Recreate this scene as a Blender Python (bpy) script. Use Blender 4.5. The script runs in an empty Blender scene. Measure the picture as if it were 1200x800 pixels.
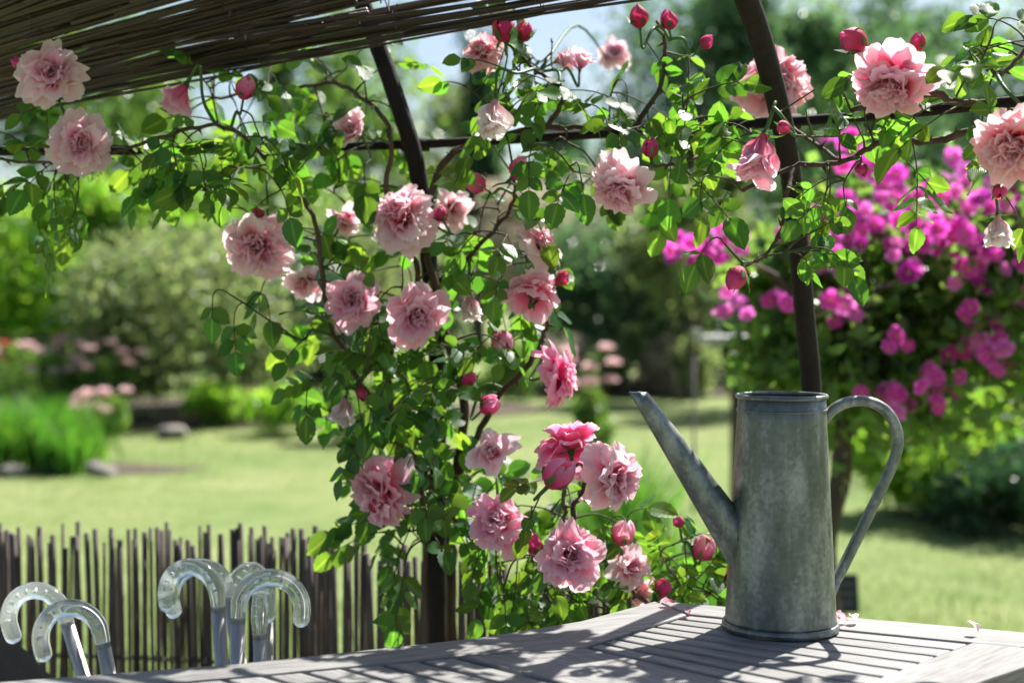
import bpy, bmesh, math, random
import numpy as np
from mathutils import Vector, Matrix, Quaternion

random.seed(7)
rng = np.random.default_rng(7)
scene = bpy.context.scene
col = scene.collection
R = math.radians
PI = math.pi

# ------------------------------------------------------------------ camera
CAM_Z = 1.47
PITCH = math.atan(50 / 1666.7)
F = 50 / 36 * 1200
cd = bpy.data.cameras.new('camera')
cam = bpy.data.objects.new('camera', cd)
col.objects.link(cam)
cam.location = (0, 0, CAM_Z)
cam.rotation_euler = (PI / 2 - PITCH, 0, 0)
cd.lens = 50
cd.sensor_width = 36
cd.clip_start = 0.05
cd.clip_end = 600
cd.dof.use_dof = True
cd.dof.focus_distance = 1.64
cd.dof.aperture_fstop = 3.5
scene.camera = cam

# ------------------------------------------------------------------ sky, sun, exposure
SUN_EL, SUN_AZ = R(52), R(38)            # azimuth measured from the view direction towards the right
world = bpy.data.worlds.new('World')
scene.world = world
world.use_nodes = True
nt = world.node_tree
nt.nodes.clear()
wo = nt.nodes.new('ShaderNodeOutputWorld')
bg = nt.nodes.new('ShaderNodeBackground')
sky = nt.nodes.new('ShaderNodeTexSky')
sky.sky_type = 'NISHITA'
sky.sun_disc = False
sky.sun_elevation = SUN_EL
sky.sun_rotation = SUN_AZ
sky.air_density = 1.0
sky.dust_density = 1.6
sky.ozone_density = 1.2
bg.inputs['Strength'].default_value = 0.062
nt.links.new(sky.outputs[0], bg.inputs[0])
nt.links.new(bg.outputs[0], wo.inputs[0])
sd = bpy.data.lights.new('sun', 'SUN')
sd.energy = 5.0
sd.angle = R(0.53)
sd.color = (1.0, 0.965, 0.90)
sun = bpy.data.objects.new('sun', sd)
col.objects.link(sun)
sdir = Vector((math.sin(SUN_AZ) * math.cos(SUN_EL), math.cos(SUN_AZ) * math.cos(SUN_EL), math.sin(SUN_EL)))
sun.rotation_euler = sdir.to_track_quat('Z', 'Y').to_euler()
sun.location = (3, 4, 8)
vs = scene.view_settings
vs.view_transform = 'Standard'
vs.look = 'None'
vs.exposure = 1.28
vs.gamma = 1
vs.use_curve_mapping = False
scene.render.engine = 'CYCLES'
scene.cycles.use_denoising = True
scene.cycles.max_bounces = 8
scene.cycles.transparent_max_bounces = 8
scene.cycles.sample_clamp_indirect = 8

def at(px, py, Y):
    """photograph pixel (1200x800) at world depth Y -> world point"""
    x = (px - 600) / F
    z = (400 - py) / F
    ca, sa = math.cos(PITCH), math.sin(PITCH)
    yy = ca + sa * z
    zz = -sa + ca * z
    return Vector((x * Y / yy, Y, CAM_Z + zz * Y / yy))

# ------------------------------------------------------------------ material helpers
def nodes(name):
    m = bpy.data.materials.new(name)
    m.use_nodes = True
    t = m.node_tree
    b = t.nodes['Principled BSDF']
    return m, t, b, t.nodes['Material Output']

def N(t, kind, **kw):
    n = t.nodes.new(kind)
    for k, v in kw.items():
        if k in n.inputs:
            n.inputs[k].default_value = v
        else:
            setattr(n, k, v)
    return n

def ramp(t, src, stops):
    n = t.nodes.new('ShaderNodeValToRGB')
    cr = n.color_ramp
    while len(cr.elements) < len(stops):
        cr.elements.new(0.5)
    for e, (p, c) in zip(cr.elements, stops):
        e.position = p
        e.color = (c[0], c[1], c[2], 1)
    t.links.new(src, n.inputs[0])
    return n.outputs[0]

def texcoord(t, which='Object', scale=(1, 1, 1)):
    tc = t.nodes.new('ShaderNodeTexCoord')
    mp = t.nodes.new('ShaderNodeMapping')
    mp.inputs['Scale'].default_value = scale
    t.links.new(tc.outputs[which], mp.inputs[0])
    return mp.outputs[0]

def noise(t, vec, scale, detail=4, rough=0.6):
    n = N(t, 'ShaderNodeTexNoise')
    n.inputs['Scale'].default_value = scale
    n.inputs['Detail'].default_value = detail
    n.inputs['Roughness'].default_value = rough
    if vec is not None:
        t.links.new(vec, n.inputs['Vector'])
    return n.outputs['Fac']

def bump(t, b, h, strength=0.3, dist=0.01):
    n = N(t, 'ShaderNodeBump')
    n.inputs['Strength'].default_value = strength
    n.inputs['Distance'].default_value = dist
    t.links.new(h, n.inputs['Height'])
    t.links.new(n.outputs[0], b.inputs['Normal'])

def vary(t, src, dst, hue=0.02, val=0.35, sat=0.1, use='object'):
    """random tint of one piece to the next"""
    if use == 'object':
        rnd = t.nodes.new('ShaderNodeObjectInfo').outputs['Random']
    else:
        rnd = t.nodes.new('ShaderNodeNewGeometry').outputs['Random Per Island']
    hsv = t.nodes.new('ShaderNodeHueSaturation')
    def mr(lo, hi, src_):
        n = t.nodes.new('ShaderNodeMapRange')
        n.inputs[3].default_value = lo
        n.inputs[4].default_value = hi
        t.links.new(src_, n.inputs[0])
        return n.outputs[0]
    t.links.new(mr(0.5 - hue, 0.5 + hue, rnd), hsv.inputs['Hue'])
    wn = t.nodes.new('ShaderNodeTexWhiteNoise')
    wn.noise_dimensions = '1D'
    t.links.new(rnd, wn.inputs['W'])
    t.links.new(mr(1 - val, 1 + val, wn.outputs['Value']), hsv.inputs['Value'])
    t.links.new(src, hsv.inputs['Color'])
    if dst is not None:
        t.links.new(hsv.outputs[0], dst)
    return hsv.outputs[0]

def rgb(t, c):
    n = t.nodes.new('ShaderNodeRGB')
    n.outputs[0].default_value = (c[0], c[1], c[2], 1)
    return n.outputs[0]

def leafy(name, base, trans, tmix=0.5, rough=0.4, spec=0.5, use='island', hue=0.025, val=0.4, vein=False):
    m, t, b, out = nodes(name)
    c = rgb(t, base)
    vary(t, c, b.inputs['Base Color'], hue, val, use=use)
    b.inputs['Roughness'].default_value = rough
    b.inputs['Specular IOR Level'].default_value = spec
    tr = t.nodes.new('ShaderNodeBsdfTranslucent')
    vary(t, rgb(t, trans), tr.inputs['Color'], hue, val * 0.7, use=use)
    mix = t.nodes.new('ShaderNodeMixShader')
    mix.inputs[0].default_value = tmix
    t.links.new(b.outputs[0], mix.inputs[1])
    t.links.new(tr.outputs[0], mix.inputs[2])
    t.links.new(mix.outputs[0], out.inputs[0])
    if vein:
        uv = texcoord(t, 'UV', (1, 1, 1))
        sx = t.nodes.new('ShaderNodeSeparateXYZ')
        t.links.new(uv, sx.inputs[0])
        mid_ = ramp(t, sx.outputs['X'], [(0.40, (1, 1, 1)), (0.5, (2.1, 1.7, 1.6)), (0.60, (1, 1, 1))])
        for sock in (b.inputs['Base Color'], tr.inputs['Color']):
            mm = N(t, 'ShaderNodeMix'); mm.data_type = 'RGBA'; mm.blend_type = 'MULTIPLY'; mm.inputs[0].default_value = 1
            src_ = sock.links[0].from_socket
            t.links.new(src_, mm.inputs[6]); t.links.new(mid_, mm.inputs[7])
            t.links.new(mm.outputs[2], sock)
        w = N(t, 'ShaderNodeTexWave')
        w.wave_type = 'BANDS'
        w.bands_direction = 'DIAGONAL'
        w.inputs['Scale'].default_value = 5
        w.inputs['Distortion'].default_value = 1.5
        t.links.new(uv, w.inputs[0])
        bump(t, b, w.outputs['Fac'], 0.25, 0.002)
    return m

def petal_mat(name, base, mid, tip, tmix=0.4, rimk=0.0):
    m, t, b, out = nodes(name)
    uv = t.nodes.new('ShaderNodeTexCoord').outputs['UV']
    sep = t.nodes.new('ShaderNodeSeparateXYZ')
    t.links.new(uv, sep.inputs[0])
    nz = noise(t, texcoord(t, 'UV', (9, 1.2, 1)), 2.0, 3)
    add = N(t, 'ShaderNodeMath')
    add.operation = 'MULTIPLY_ADD'
    t.links.new(nz, add.inputs[0])
    add.inputs[1].default_value = 0.36
    t.links.new(sep.outputs['Y'], add.inputs[2])
    sub = N(t, 'ShaderNodeMath')
    sub.operation = 'SUBTRACT'
    t.links.new(add.outputs[0], sub.inputs[0])
    sub.inputs[1].default_value = 0.18
    rim = tuple(x + (y - x) * rimk for x, y in zip(tip, (0.95, 0.90, 0.90)))
    c = ramp(t, sub.outputs[0], [(0.0, base), (0.4, mid), (0.82, tip), (1.0, rim)])
    cv = vary(t, c, b.inputs['Base Color'], 0.012, 0.08, use='object')
    b.inputs['Roughness'].default_value = 0.55
    b.inputs['Specular IOR Level'].default_value = 0.3
    b.inputs['Sheen Weight'].default_value = 0.15
    bump(t, b, noise(t, texcoord(t, 'UV', (22, 2, 1)), 2.5, 3), 0.35, 0.002)
    tr = t.nodes.new('ShaderNodeBsdfTranslucent')
    t.links.new(cv, tr.inputs['Color'])
    mix = t.nodes.new('ShaderNodeMixShader')
    mix.inputs[0].default_value = tmix
    t.links.new(b.outputs[0], mix.inputs[1])
    t.links.new(tr.outputs[0], mix.inputs[2])
    t.links.new(mix.outputs[0], out.inputs[0])
    return m

M = {}
M['petal_pale'] = petal_mat('petal_pale', (0.86, 0.15, 0.28), (0.91, 0.40, 0.50), (0.94, 0.68, 0.73), .5, .5)
M['petal_mid'] = petal_mat('petal_mid', (0.82, 0.06, 0.21), (0.90, 0.23, 0.40), (0.94, 0.53, 0.65), .5, .45)
M['petal_deep'] = petal_mat('petal_deep', (0.80, 0.015, 0.18), (0.88, 0.07, 0.31), (0.92, 0.34, 0.55), .5, .45)
M['petal_coral'] = petal_mat('petal_coral', (0.88, 0.10, 0.17), (0.92, 0.26, 0.34), (0.94, 0.54, 0.58), .5, .45)
M['petal_bud'] = petal_mat('petal_bud', (0.50, 0.01, 0.07), (0.62, 0.02, 0.12), (0.74, 0.08, 0.24), 0.3)
M['petal_cream'] = petal_mat('petal_cream', (0.86, 0.48, 0.50), (0.90, 0.70, 0.70), (0.92, 0.82, 0.80), .5, .5)
M['magenta'] = petal_mat('petal_magenta', (0.92, 0.55, 0.75), (0.74, 0.03, 0.46), (0.84, 0.12, 0.60), 0.52)
M['magenta_deep'] = petal_mat('petal_purple', (0.85, 0.5, 0.7), (0.42, 0.015, 0.30), (0.55, 0.04, 0.42), 0.45)
M['magenta_light'] = petal_mat('petal_lilac', (0.93, 0.8, 0.88), (0.78, 0.09, 0.56), (0.86, 0.24, 0.68), 0.5)
M['bedflower'] = petal_mat('petal_bed', (0.86, 0.62, 0.64), (0.88, 0.76, 0.76), (0.90, 0.86, 0.85), 0.4)
M['bedred'] = petal_mat('petal_bed_red', (0.7, 0.12, 0.12), (0.75, 0.18, 0.16), (0.8, 0.3, 0.25), 0.4)
M['leaf'] = leafy('rose_leaf', (0.020, 0.068, 0.026), (0.24, 0.50, 0.035), 0.43, 0.42, 0.35, use='object', vein=True)
M['leaf_mass'] = leafy('rose_leaf_mass', (0.020, 0.068, 0.026), (0.24, 0.50, 0.035), 0.43, 0.42, 0.35)
M['calyx'] = leafy('calyx', (0.07, 0.13, 0.04), (0.2, 0.35, 0.06), 0.25, 0.5, 0.4)
M['twig'] = None

def barky(name, c1, c2, scale=30, stretch=(1, 1, 0.25), rough=0.85, bs=0.5):
    m, t, b, out = nodes(name)
    v = texcoord(t, 'Object', stretch)
    n = noise(t, v, scale, 6, 0.65)
    c = ramp(t, n, [(0.3, c1), (0.7, c2)])
    vary(t, c, b.inputs['Base Color'], 0.01, 0.25)
    b.inputs['Roughness'].default_value = rough
    bump(t, b, n, bs, 0.004)
    return m

M['cane'] = barky('rose_cane', (0.035, 0.022, 0.012), (0.11, 0.075, 0.045), 60)
M['twig'] = barky('rose_twig', (0.035, 0.04, 0.014), (0.09, 0.075, 0.03), 80)
M['trunk'] = barky('tree_bark', (0.03, 0.022, 0.015), (0.12, 0.095, 0.07), 6)
M['rod'] = barky('willow_rod', (0.012, 0.007, 0.004), (0.06, 0.036, 0.022), 40, (0.12, 1, 1), 0.5, 0.5)
M['picket'] = barky('hazel_picket', (0.032, 0.024, 0.019), (0.145, 0.113, 0.092), 70, (1, 1, 0.14), 0.7, 0.6)
M['post'] = barky('rusty_iron', (0.005, 0.0035, 0.003), (0.015, 0.010, 0.008), 90, (1, 1, 0.7), 0.75, 0.35)
M['post'].node_tree.nodes['Principled BSDF'].inputs['Specular IOR Level'].default_value = 0.3
M['wire'] = barky('binding_wire', (0.03, 0.022, 0.016), (0.08, 0.06, 0.05), 90, (1, 1, 1), 0.6, 0.3)

# weathered table wood, grain along local x
def table_wood(name, ca, cb, cc):
    m, t, b, out = nodes(name)
    v = texcoord(t, 'Object', (0.11, 1, 1))
    g = noise(t, v, 210, 6, 0.6)
    blot = noise(t, texcoord(t, 'Object', (0.5, 1, 1)), 9, 4, 0.6)
    mix = N(t, 'ShaderNodeMix')
    mix.data_type = 'RGBA'
    c = ramp(t, g, [(0.28, ca), (0.55, cb), (0.8, cc)])
    dirt = ramp(t, blot, [(0.35, (0.62, 0.60, 0.57)), (0.62, (1, 1, 1))])
    mul = N(t, 'ShaderNodeMix')
    mul.data_type = 'RGBA'
    mul.blend_type = 'MULTIPLY'
    mul.inputs[0].default_value = 0.8
    t.links.new(c, mul.inputs[6])
    t.links.new(dirt, mul.inputs[7])
    vary(t, mul.outputs[2], b.inputs['Base Color'], 0.008, 0.12)
    b.inputs['Roughness'].default_value = 0.62
    b.inputs['Specular IOR Level'].default_value = 0.45
    bump(t, b, g, 0.35, 0.002)
    return m
M['table'] = table_wood('weathered_teak', (0.135, 0.132, 0.128), (0.25, 0.245, 0.238), (0.34, 0.333, 0.325))

# galvanised steel
m, t, b, out = nodes('galvanised_steel')
v = texcoord(t, 'Object', (1, 1, 1))
vo = N(t, 'ShaderNodeTexVoronoi')
vo.inputs['Scale'].default_value = 210
t.links.new(v, vo.inputs['Vector'])
sepc = t.nodes.new('ShaderNodeSeparateColor')
t.links.new(vo.outputs['Color'], sepc.inputs[0])
big = noise(t, texcoord(t, 'Object', (1, 1, 0.28)), 34, 5, 0.6)
addn = N(t, 'ShaderNodeMath')
addn.operation = 'MULTIPLY_ADD'
t.links.new(sepc.outputs[0], addn.inputs[0])
addn.inputs[1].default_value = 0.10
t.links.new(big, addn.inputs[2])
c = ramp(t, addn.outputs[0], [(0.30, (0.085, 0.10, 0.092)), (0.54, (0.165, 0.185, 0.172)), (0.76, (0.37, 0.39, 0.37))])
t.links.new(c, b.inputs['Base Color'])
b.inputs['Metallic'].default_value = 0.78
rr = N(t, 'ShaderNodeMapRange')
rr.inputs[3].default_value = 0.30
rr.inputs[4].default_value = 0.62
t.links.new(big, rr.inputs[0])
t.links.new(rr.outputs[0], b.inputs['Roughness'])
bump(t, b, addn.outputs[0], 0.12, 0.002)
M['zinc'] = m

m, t, b, out = nodes('clear_acrylic')
b.inputs['Base Color'].default_value = (0.93, 0.97, 0.97, 1)
b.inputs['Roughness'].default_value = 0.05
b.inputs['IOR'].default_value = 1.45
b.inputs['Transmission Weight'].default_value = 1.0
tr = t.nodes.new('ShaderNodeBsdfTranslucent')
tr.inputs[0].default_value = (0.86, 0.92, 0.92, 1)
mix = t.nodes.new('ShaderNodeMixShader')
mix.inputs[0].default_value = 0.2
t.links.new(b.outputs[0], mix.inputs[1])
t.links.new(tr.outputs[0], mix.inputs[2])
t.links.new(mix.outputs[0], out.inputs[0])
M['acrylic'] = m

def simple(name, c, rough=0.5, metal=0.0, c2=None, scale=40):
    m, t, b, out = nodes(name)
    n = noise(t, texcoord(t, 'Object'), scale, 5)
    c2 = c2 or tuple(x * 0.75 for x in c)
    t.links.new(ramp(t, n, [(0.3, c2), (0.7, c)]), b.inputs['Base Color'])
    b.inputs['Roughness'].default_value = rough
    b.inputs['Metallic'].default_value = metal
    return m
M['shaft'] = simple('umbrella_shaft', (0.5, 0.49, 0.48), 0.38, 0.55)
M['film'] = simple('clear_film', (0.6, 0.65, 0.68), 0.3)
M['bubble'] = simple('air_bubble', (0.9, 0.95, 0.95), 0.1)
M['black'] = simple('black_fabric', (0.0045, 0.005, 0.006), 0.95)
M['black'].node_tree.nodes['Principled BSDF'].inputs['Specular IOR Level'].default_value = 0.03
M['darkmetal'] = simple('dark_metal', (0.03, 0.03, 0.032), 0.5, 0.6)
M['paving'] = simple('terrace_stone', (0.30, 0.27, 0.23), 0.9, 0, (0.2, 0.18, 0.15), 6)
M['soil'] = simple('bed_soil', (0.09, 0.06, 0.04), 0.95, 0, (0.04, 0.028, 0.02), 8)
M['stone'] = simple('pale_stone', (0.26, 0.235, 0.21), 0.9, 0, (0.13, 0.115, 0.10), 7)
M['paleboard'] = simple('pale_board', (0.42, 0.42, 0.40), 0.7)
M['greentie'] = simple('green_tie', (0.02, 0.16, 0.08), 0.5)
M['label'] = simple('slate_label', (0.016, 0.02, 0.022), 0.5)
M['print'] = simple('label_print', (0.10, 0.11, 0.11), 0.6)
M['pollen'] = simple('pollen_yellow', (0.75, 0.5, 0.08), 0.7)

# foliage kinds of the garden behind
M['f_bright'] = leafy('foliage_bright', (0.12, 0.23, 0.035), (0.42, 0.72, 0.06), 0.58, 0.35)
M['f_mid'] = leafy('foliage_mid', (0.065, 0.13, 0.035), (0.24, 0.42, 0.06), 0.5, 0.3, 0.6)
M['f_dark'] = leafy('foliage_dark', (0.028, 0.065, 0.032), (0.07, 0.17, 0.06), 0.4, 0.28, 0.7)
M['f_grey'] = leafy('foliage_grey', (0.14, 0.19, 0.085), (0.36, 0.46, 0.15), 0.52, 0.4)
M['f_pale'] = leafy('foliage_pale', (0.42, 0.37, 0.29), (0.55, 0.48, 0.36), 0.5, 0.5)
M['f_teal'] = leafy('foliage_teal', (0.045, 0.105, 0.055), (0.15, 0.30, 0.10), 0.45, 0.2, 0.9)
M['f_grass'] = leafy('grass_blade', (0.05, 0.15, 0.02), (0.15, 0.40, 0.03), 0.5, 0.4)
M['lawnblade'] = leafy('lawn_blade', (0.15, 0.21, 0.055), (0.26, 0.36, 0.08), 0.4, 0.5)

# ------------------------------------------------------------------ mesh helpers
def make_mesh(name, verts, faces, mat=None, smooth=True, uvs=None):
    me = bpy.data.meshes.new(name)
    me.from_pydata([tuple(v) for v in verts], [], faces)
    if uvs is not None:
        ul = me.uv_layers.new(name='UVMap')
        li = np.empty(len(me.loops), dtype=np.int32)
        me.loops.foreach_get('vertex_index', li)
        ul.data.foreach_set('uv', np.asarray(uvs, dtype=np.float32)[li].ravel())
    if smooth:
        me.polygons.foreach_set('use_smooth', [True] * len(me.polygons))
    if mat is not None:
        me.materials.append(M[mat] if isinstance(mat, str) else mat)
    me.update()
    return me

def link(name, data, parent=None, loc=None, mat4=None):
    o = bpy.data.objects.new(name, data)
    col.objects.link(o)
    if parent is not None:
        o.parent = parent
    if mat4 is not None:
        o.matrix_basis = mat4
    elif loc is not None:
        o.location = loc
    return o

def tag(o, label=None, cat=None, group=None, kind=None):
    if label: o['label'] = label
    if cat: o['category'] = cat
    if group: o['group'] = group
    if kind: o['kind'] = kind
    return o

def thing(name, loc, label, cat, group=None):
    e = bpy.data.objects.new(name, None)
    e.empty_display_size = 0.05
    col.objects.link(e)
    e.location = loc
    return tag(e, label, cat, group)

class MB:
    """collects shapes for ONE mesh"""
    def __init__(self):
        self.v, self.f = [], []
    def add(self, v, f):
        o = len(self.v)
        self.v += [tuple(p) for p in v]
        self.f += [tuple(i + o for i in q) for q in f]
        return self
    def tube(self, *a, **k):
        return self.add(*tube(*a, **k))
    def build(self, name, mat, parent=None, origin=(0, 0, 0), smooth=True, loc=None):
        o = Vector(origin)
        me = make_mesh(name, [Vector(p) - o for p in self.v], self.f, mat, smooth)
        return link(name, me, parent, loc)

def spline(pts, sub=6):
    """Catmull-Rom through points"""
    P = [Vector(p) for p in pts]
    if len(P) < 3:
        return [P[0].lerp(P[-1], i / sub) for i in range(sub + 1)]
    Q = [P[0] * 2 - P[1]] + P + [P[-1] * 2 - P[-2]]
    out = []
    for i in range(1, len(Q) - 2):
        a, b_, c_, d = Q[i - 1], Q[i], Q[i + 1], Q[i + 2]
        for k in range(sub):
            s = k / sub
            out.append(0.5 * ((2 * b_) + (c_ - a) * s + (2 * a - 5 * b_ + 4 * c_ - d) * s * s + (3 * b_ - a - 3 * c_ + d) * s ** 3))
    out.append(P[-1])
    return out

def tube(pts, rad, sides=8, cap=True, jit=0.0):
    P = [Vector(p) for p in pts]
    n = len(P)
    if not hasattr(rad, '__len__'):
        rad = [rad] * n
    elif len(rad) == 2:
        rad = [rad[0] + (rad[1] - rad[0]) * i / (n - 1) for i in range(n)]
    v, f = [], []
    t0 = (P[1] - P[0]).normalized()
    ref = Vector((0, 0, 1)) if abs(t0.z) < 0.9 else Vector((1, 0, 0))
    nrm = t0.cross(ref).normalized()
    for i in range(n):
        tt = (P[min(i + 1, n - 1)] - P[max(i - 1, 0)]).normalized()
        nrm = (nrm - tt * nrm.dot(tt)).normalized()
        bi = tt.cross(nrm)
        for k in range(sides):
            a = 2 * PI * k / sides
            r = rad[i] * (1 + (random.uniform(-jit, jit) if jit else 0))
            v.append(P[i] + (nrm * math.cos(a) + bi * math.sin(a)) * r)
    for i in range(n - 1):
        for k in range(sides):
            f.append((i * sides + k, i * sides + (k + 1) % sides, (i + 1) * sides + (k + 1) % sides, (i + 1) * sides + k))
    if cap:
        f.append(tuple(range(sides - 1, -1, -1)))
        f.append(tuple((n - 1) * sides + k for k in range(sides)))
    return v, f

def lathe(profile, seg=40):
    v, f = [], []
    n = len(profile)
    for r, z in profile:
        for k in range(seg):
            a = 2 * PI * k / seg
            v.append((r * math.cos(a), r * math.sin(a), z))
    for i in range(n - 1):
        for k in range(seg):
            f.append((i * seg + k, i * seg + (k + 1) % seg, (i + 1) * seg + (k + 1) % seg, (i + 1) * seg + k))
    return v, f

def box(c, s, rot=None):
    c = Vector(c)
    v = []
    for x in (-1, 1):
        for y in (-1, 1):
            for z in (-1, 1):
                p = Vector((x * s[0] / 2, y * s[1] / 2, z * s[2] / 2))
                if rot is not None:
                    p = rot @ p
                v.append(c + p)
    f = [(0, 1, 3, 2), (4, 6, 7, 5), (0, 4, 5, 1), (2, 3, 7, 6), (0, 2, 6, 4), (1, 5, 7, 3)]
    return v, f

def prism(poly, z0, z1):
    n = len(poly)
    v = [(p[0], p[1], z0) for p in poly] + [(p[0], p[1], z1) for p in poly]
    f = [tuple(range(n - 1, -1, -1)), tuple(range(n, 2 * n))]
    for i in range(n):
        j = (i + 1) % n
        f.append((i, j, n + j, n + i))
    return v, f

def bevel(o, w=0.002, seg=2):
    md = o.modifiers.new('bevel', 'BEVEL')
    md.width = w
    md.segments = seg
    md.limit_method = 'ANGLE'
    return o

def rand_unit():
    v = Vector((random.gauss(0, 1), random.gauss(0, 1), random.gauss(0, 1)))
    return v.normalized()

# ------------------------------------------------------------------ ground
def make_lawn():
    m, t, b, out = nodes('lawn')
    v = texcoord(t, 'Object')
    n1 = noise(t, v, 0.35, 5, 0.6)
    n2 = noise(t, v, 2.2, 6, 0.65)
    n3 = noise(t, v, 60, 4, 0.7)
    c1 = ramp(t, n1, [(0.3, (0.18, 0.265, 0.085)), (0.5, (0.28, 0.33, 0.13)), (0.7, (0.39, 0.39, 0.20))])
    c2 = ramp(t, n2, [(0.3, (0.62, 0.72, 0.5)), (0.65, (1.0, 1.0, 1.0))])
    c3 = ramp(t, n3, [(0.3, (0.7, 0.72, 0.66)), (0.7, (1.0, 1.0, 1.0))])
    a = N(t, 'ShaderNodeMix'); a.data_type = 'RGBA'; a.blend_type = 'MULTIPLY'; a.inputs[0].default_value = 1
    t.links.new(c1, a.inputs[6]); t.links.new(c2, a.inputs[7])
    d = N(t, 'ShaderNodeMix'); d.data_type = 'RGBA'; d.blend_type = 'MULTIPLY'; d.inputs[0].default_value = 1
    t.links.new(a.outputs[2], d.inputs[6]); t.links.new(c3, d.inputs[7])
    t.links.new(d.outputs[2], b.inputs['Base Color'])
    b.inputs['Roughness'].default_value = 0.9
    b.inputs['Specular IOR Level'].default_value = 0.2
    bump(t, b, n3, 0.7, 0.03)
    n = 60
    verts, faces = [], []
    for j in range(n + 1):
        for i in range(n + 1):
            x = (i / n - 0.5) * 300
            y = (j / n) ** 1.0 * 300 - 40
            z = 0.05 * math.sin(x * 0.23 + 1.3) * math.sin(y * 0.19) if 5 < y < 40 else 0
            verts.append((x, y, z))
    for j in range(n):
        for i in range(n):
            a0 = j * (n + 1) + i
            faces.append((a0, a0 + 1, a0 + n + 2, a0 + n + 1))
    o = link('lawn', make_mesh('lawn', verts, faces, m))
    tag(o, kind='structure')
make_lawn()

FLOOR = 0.35
o = MB().add(*prism([(-2.6, -1.6), (2.4, -1.6), (2.4, 1.75), (0.5, 2.35), (-0.1, 2.5), (-2.6, 2.95)], -0.1, FLOOR)).build('terrace', 'paving', smooth=False)
tag(o, kind='structure')

def blades(n, xy, hmin, hmax, w, lean, z0=0.0, seed=1):
    """arching blades; xy = Nx2 root positions -> numpy verts, faces (2 quads each)"""
    g = np.random.default_rng(seed)
    a = g.uniform(0, 2 * PI, n)
    h = g.uniform(hmin, hmax, n)
    ln = g.uniform(0.2, 1, n) * lean * h
    ph = g.uniform(0, 2 * PI, n)
    base = np.column_stack([xy[:, 0], xy[:, 1], np.full(n, z0)])
    side = np.column_stack([np.cos(a), np.sin(a), np.zeros(n)]) * w * 0.5
    ld = np.column_stack([np.cos(ph), np.sin(ph), np.zeros(n)])
    up = np.array([0, 0, 1.0])
    p1 = base + up * (h * 0.55)[:, None] + ld * (ln * 0.3)[:, None]
    p2 = base + up * h[:, None] + ld * ln[:, None]
    v = np.stack([base - side, base + side, p1 - side * 0.8, p1 + side * 0.8, p2], 1).reshape(-1, 3)
    k = np.arange(n)[:, None] * 5
    f4 = k + np.array([0, 1, 3, 2])
    f3 = k + np.array([2, 3, 4])
    return v, f4.tolist() + f3.tolist()

# mown grass blades on the nearer lawn
ng = 70000
yy = 5.0 + 13 * rng.uniform(0, 1, ng) ** 1.6
xx = rng.uniform(-0.5, 0.5, ng) * (yy * 0.9 + 2)
v, f = blades(ng, np.column_stack([xx, yy]), 0.02, 0.06, 0.006, 0.7, seed=3)
o = link('grass', make_mesh('grass', v, f, 'lawnblade', False))
tag(o, 'short mown grass blades covering the lawn', 'grass', kind='stuff')

# ------------------------------------------------------------------ foliage masses
def leaf_cloud(blobs, n, size, seed, spread=0.16, shell=0.45, aspect=0.6, droop=0.0):
    """leaf-shaped faces gathered in clumps through ellipsoids; blobs = (centre, radii, weight)"""
    g = np.random.default_rng(seed)
    V = []
    wsum = sum(b_[2] for b_ in blobs)
    for c, r, w in blobs:
        m_ = max(8, int(n * w / wsum))
        k = max(3, m_ // 45)
        d = g.normal(size=(k, 3))
        d /= np.linalg.norm(d, axis=1)[:, None]
        rad = g.uniform(0, 1, k) ** shell
        rad *= 1 + 0.18 * np.sin(d[:, 0] * 5 + seed) * np.cos(d[:, 2] * 4 + seed * 2)
        cc = d * rad[:, None]
        idx = g.integers(0, k, m_)
        p = cc[idx] + g.normal(size=(m_, 3)) * spread
        p = np.array(c) + p * np.array(r)
        V.append(p)
    p = np.concatenate(V)
    p = p[p[:, 2] > 0.02]
    m_ = len(p)
    s = size * g.uniform(0.6, 1.35, m_)
    a = g.normal(size=(m_, 3)); a[:, 2] -= droop
    a /= np.linalg.norm(a, axis=1)[:, None]
    b_ = g.normal(size=(m_, 3))
    b_ -= a * (a * b_).sum(1)[:, None]
    b_ /= np.linalg.norm(b_, axis=1)[:, None]
    nn = np.cross(a, b_)
    s = s[:, None]
    v = np.stack([p - a * s * .5, p + b_ * s * aspect * .5 + nn * s * .1, p + a * s * .5, p - b_ * s * aspect * .5 + nn * s * .1], 1).reshape(-1, 3)
    f = (np.arange(m_)[:, None] * 4 + np.array([0, 1, 2, 3])).tolist()
    return v, f

def limbs(mb, base, top, r0, spread, n, seed, sides=6):
    rr = random.Random(seed)
    base, top = Vector(base), Vector(top)
    tr = spline([base, base.lerp(top, .4) + Vector((rr.uniform(-.1, .1), rr.uniform(-.1, .1), 0)) * spread, top], 5)
    mb.tube(tr, (r0, r0 * .35), sides)
    for i in range(n):
        s = rr.uniform(.3, .9)
        q = tr[int(s * (len(tr) - 1))]
        a = rr.uniform(0, 2 * PI)
        e = q + Vector((math.cos(a) * spread * rr.uniform(.5, 1), math.sin(a) * spread * rr.uniform(.5, 1), spread * rr.uniform(.3, .9)))
        mb.tube(spline([q, q.lerp(e, .5) + Vector((0, 0, -.08 * spread)), e], 4), (r0 * .4, r0 * .1), 5)

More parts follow.
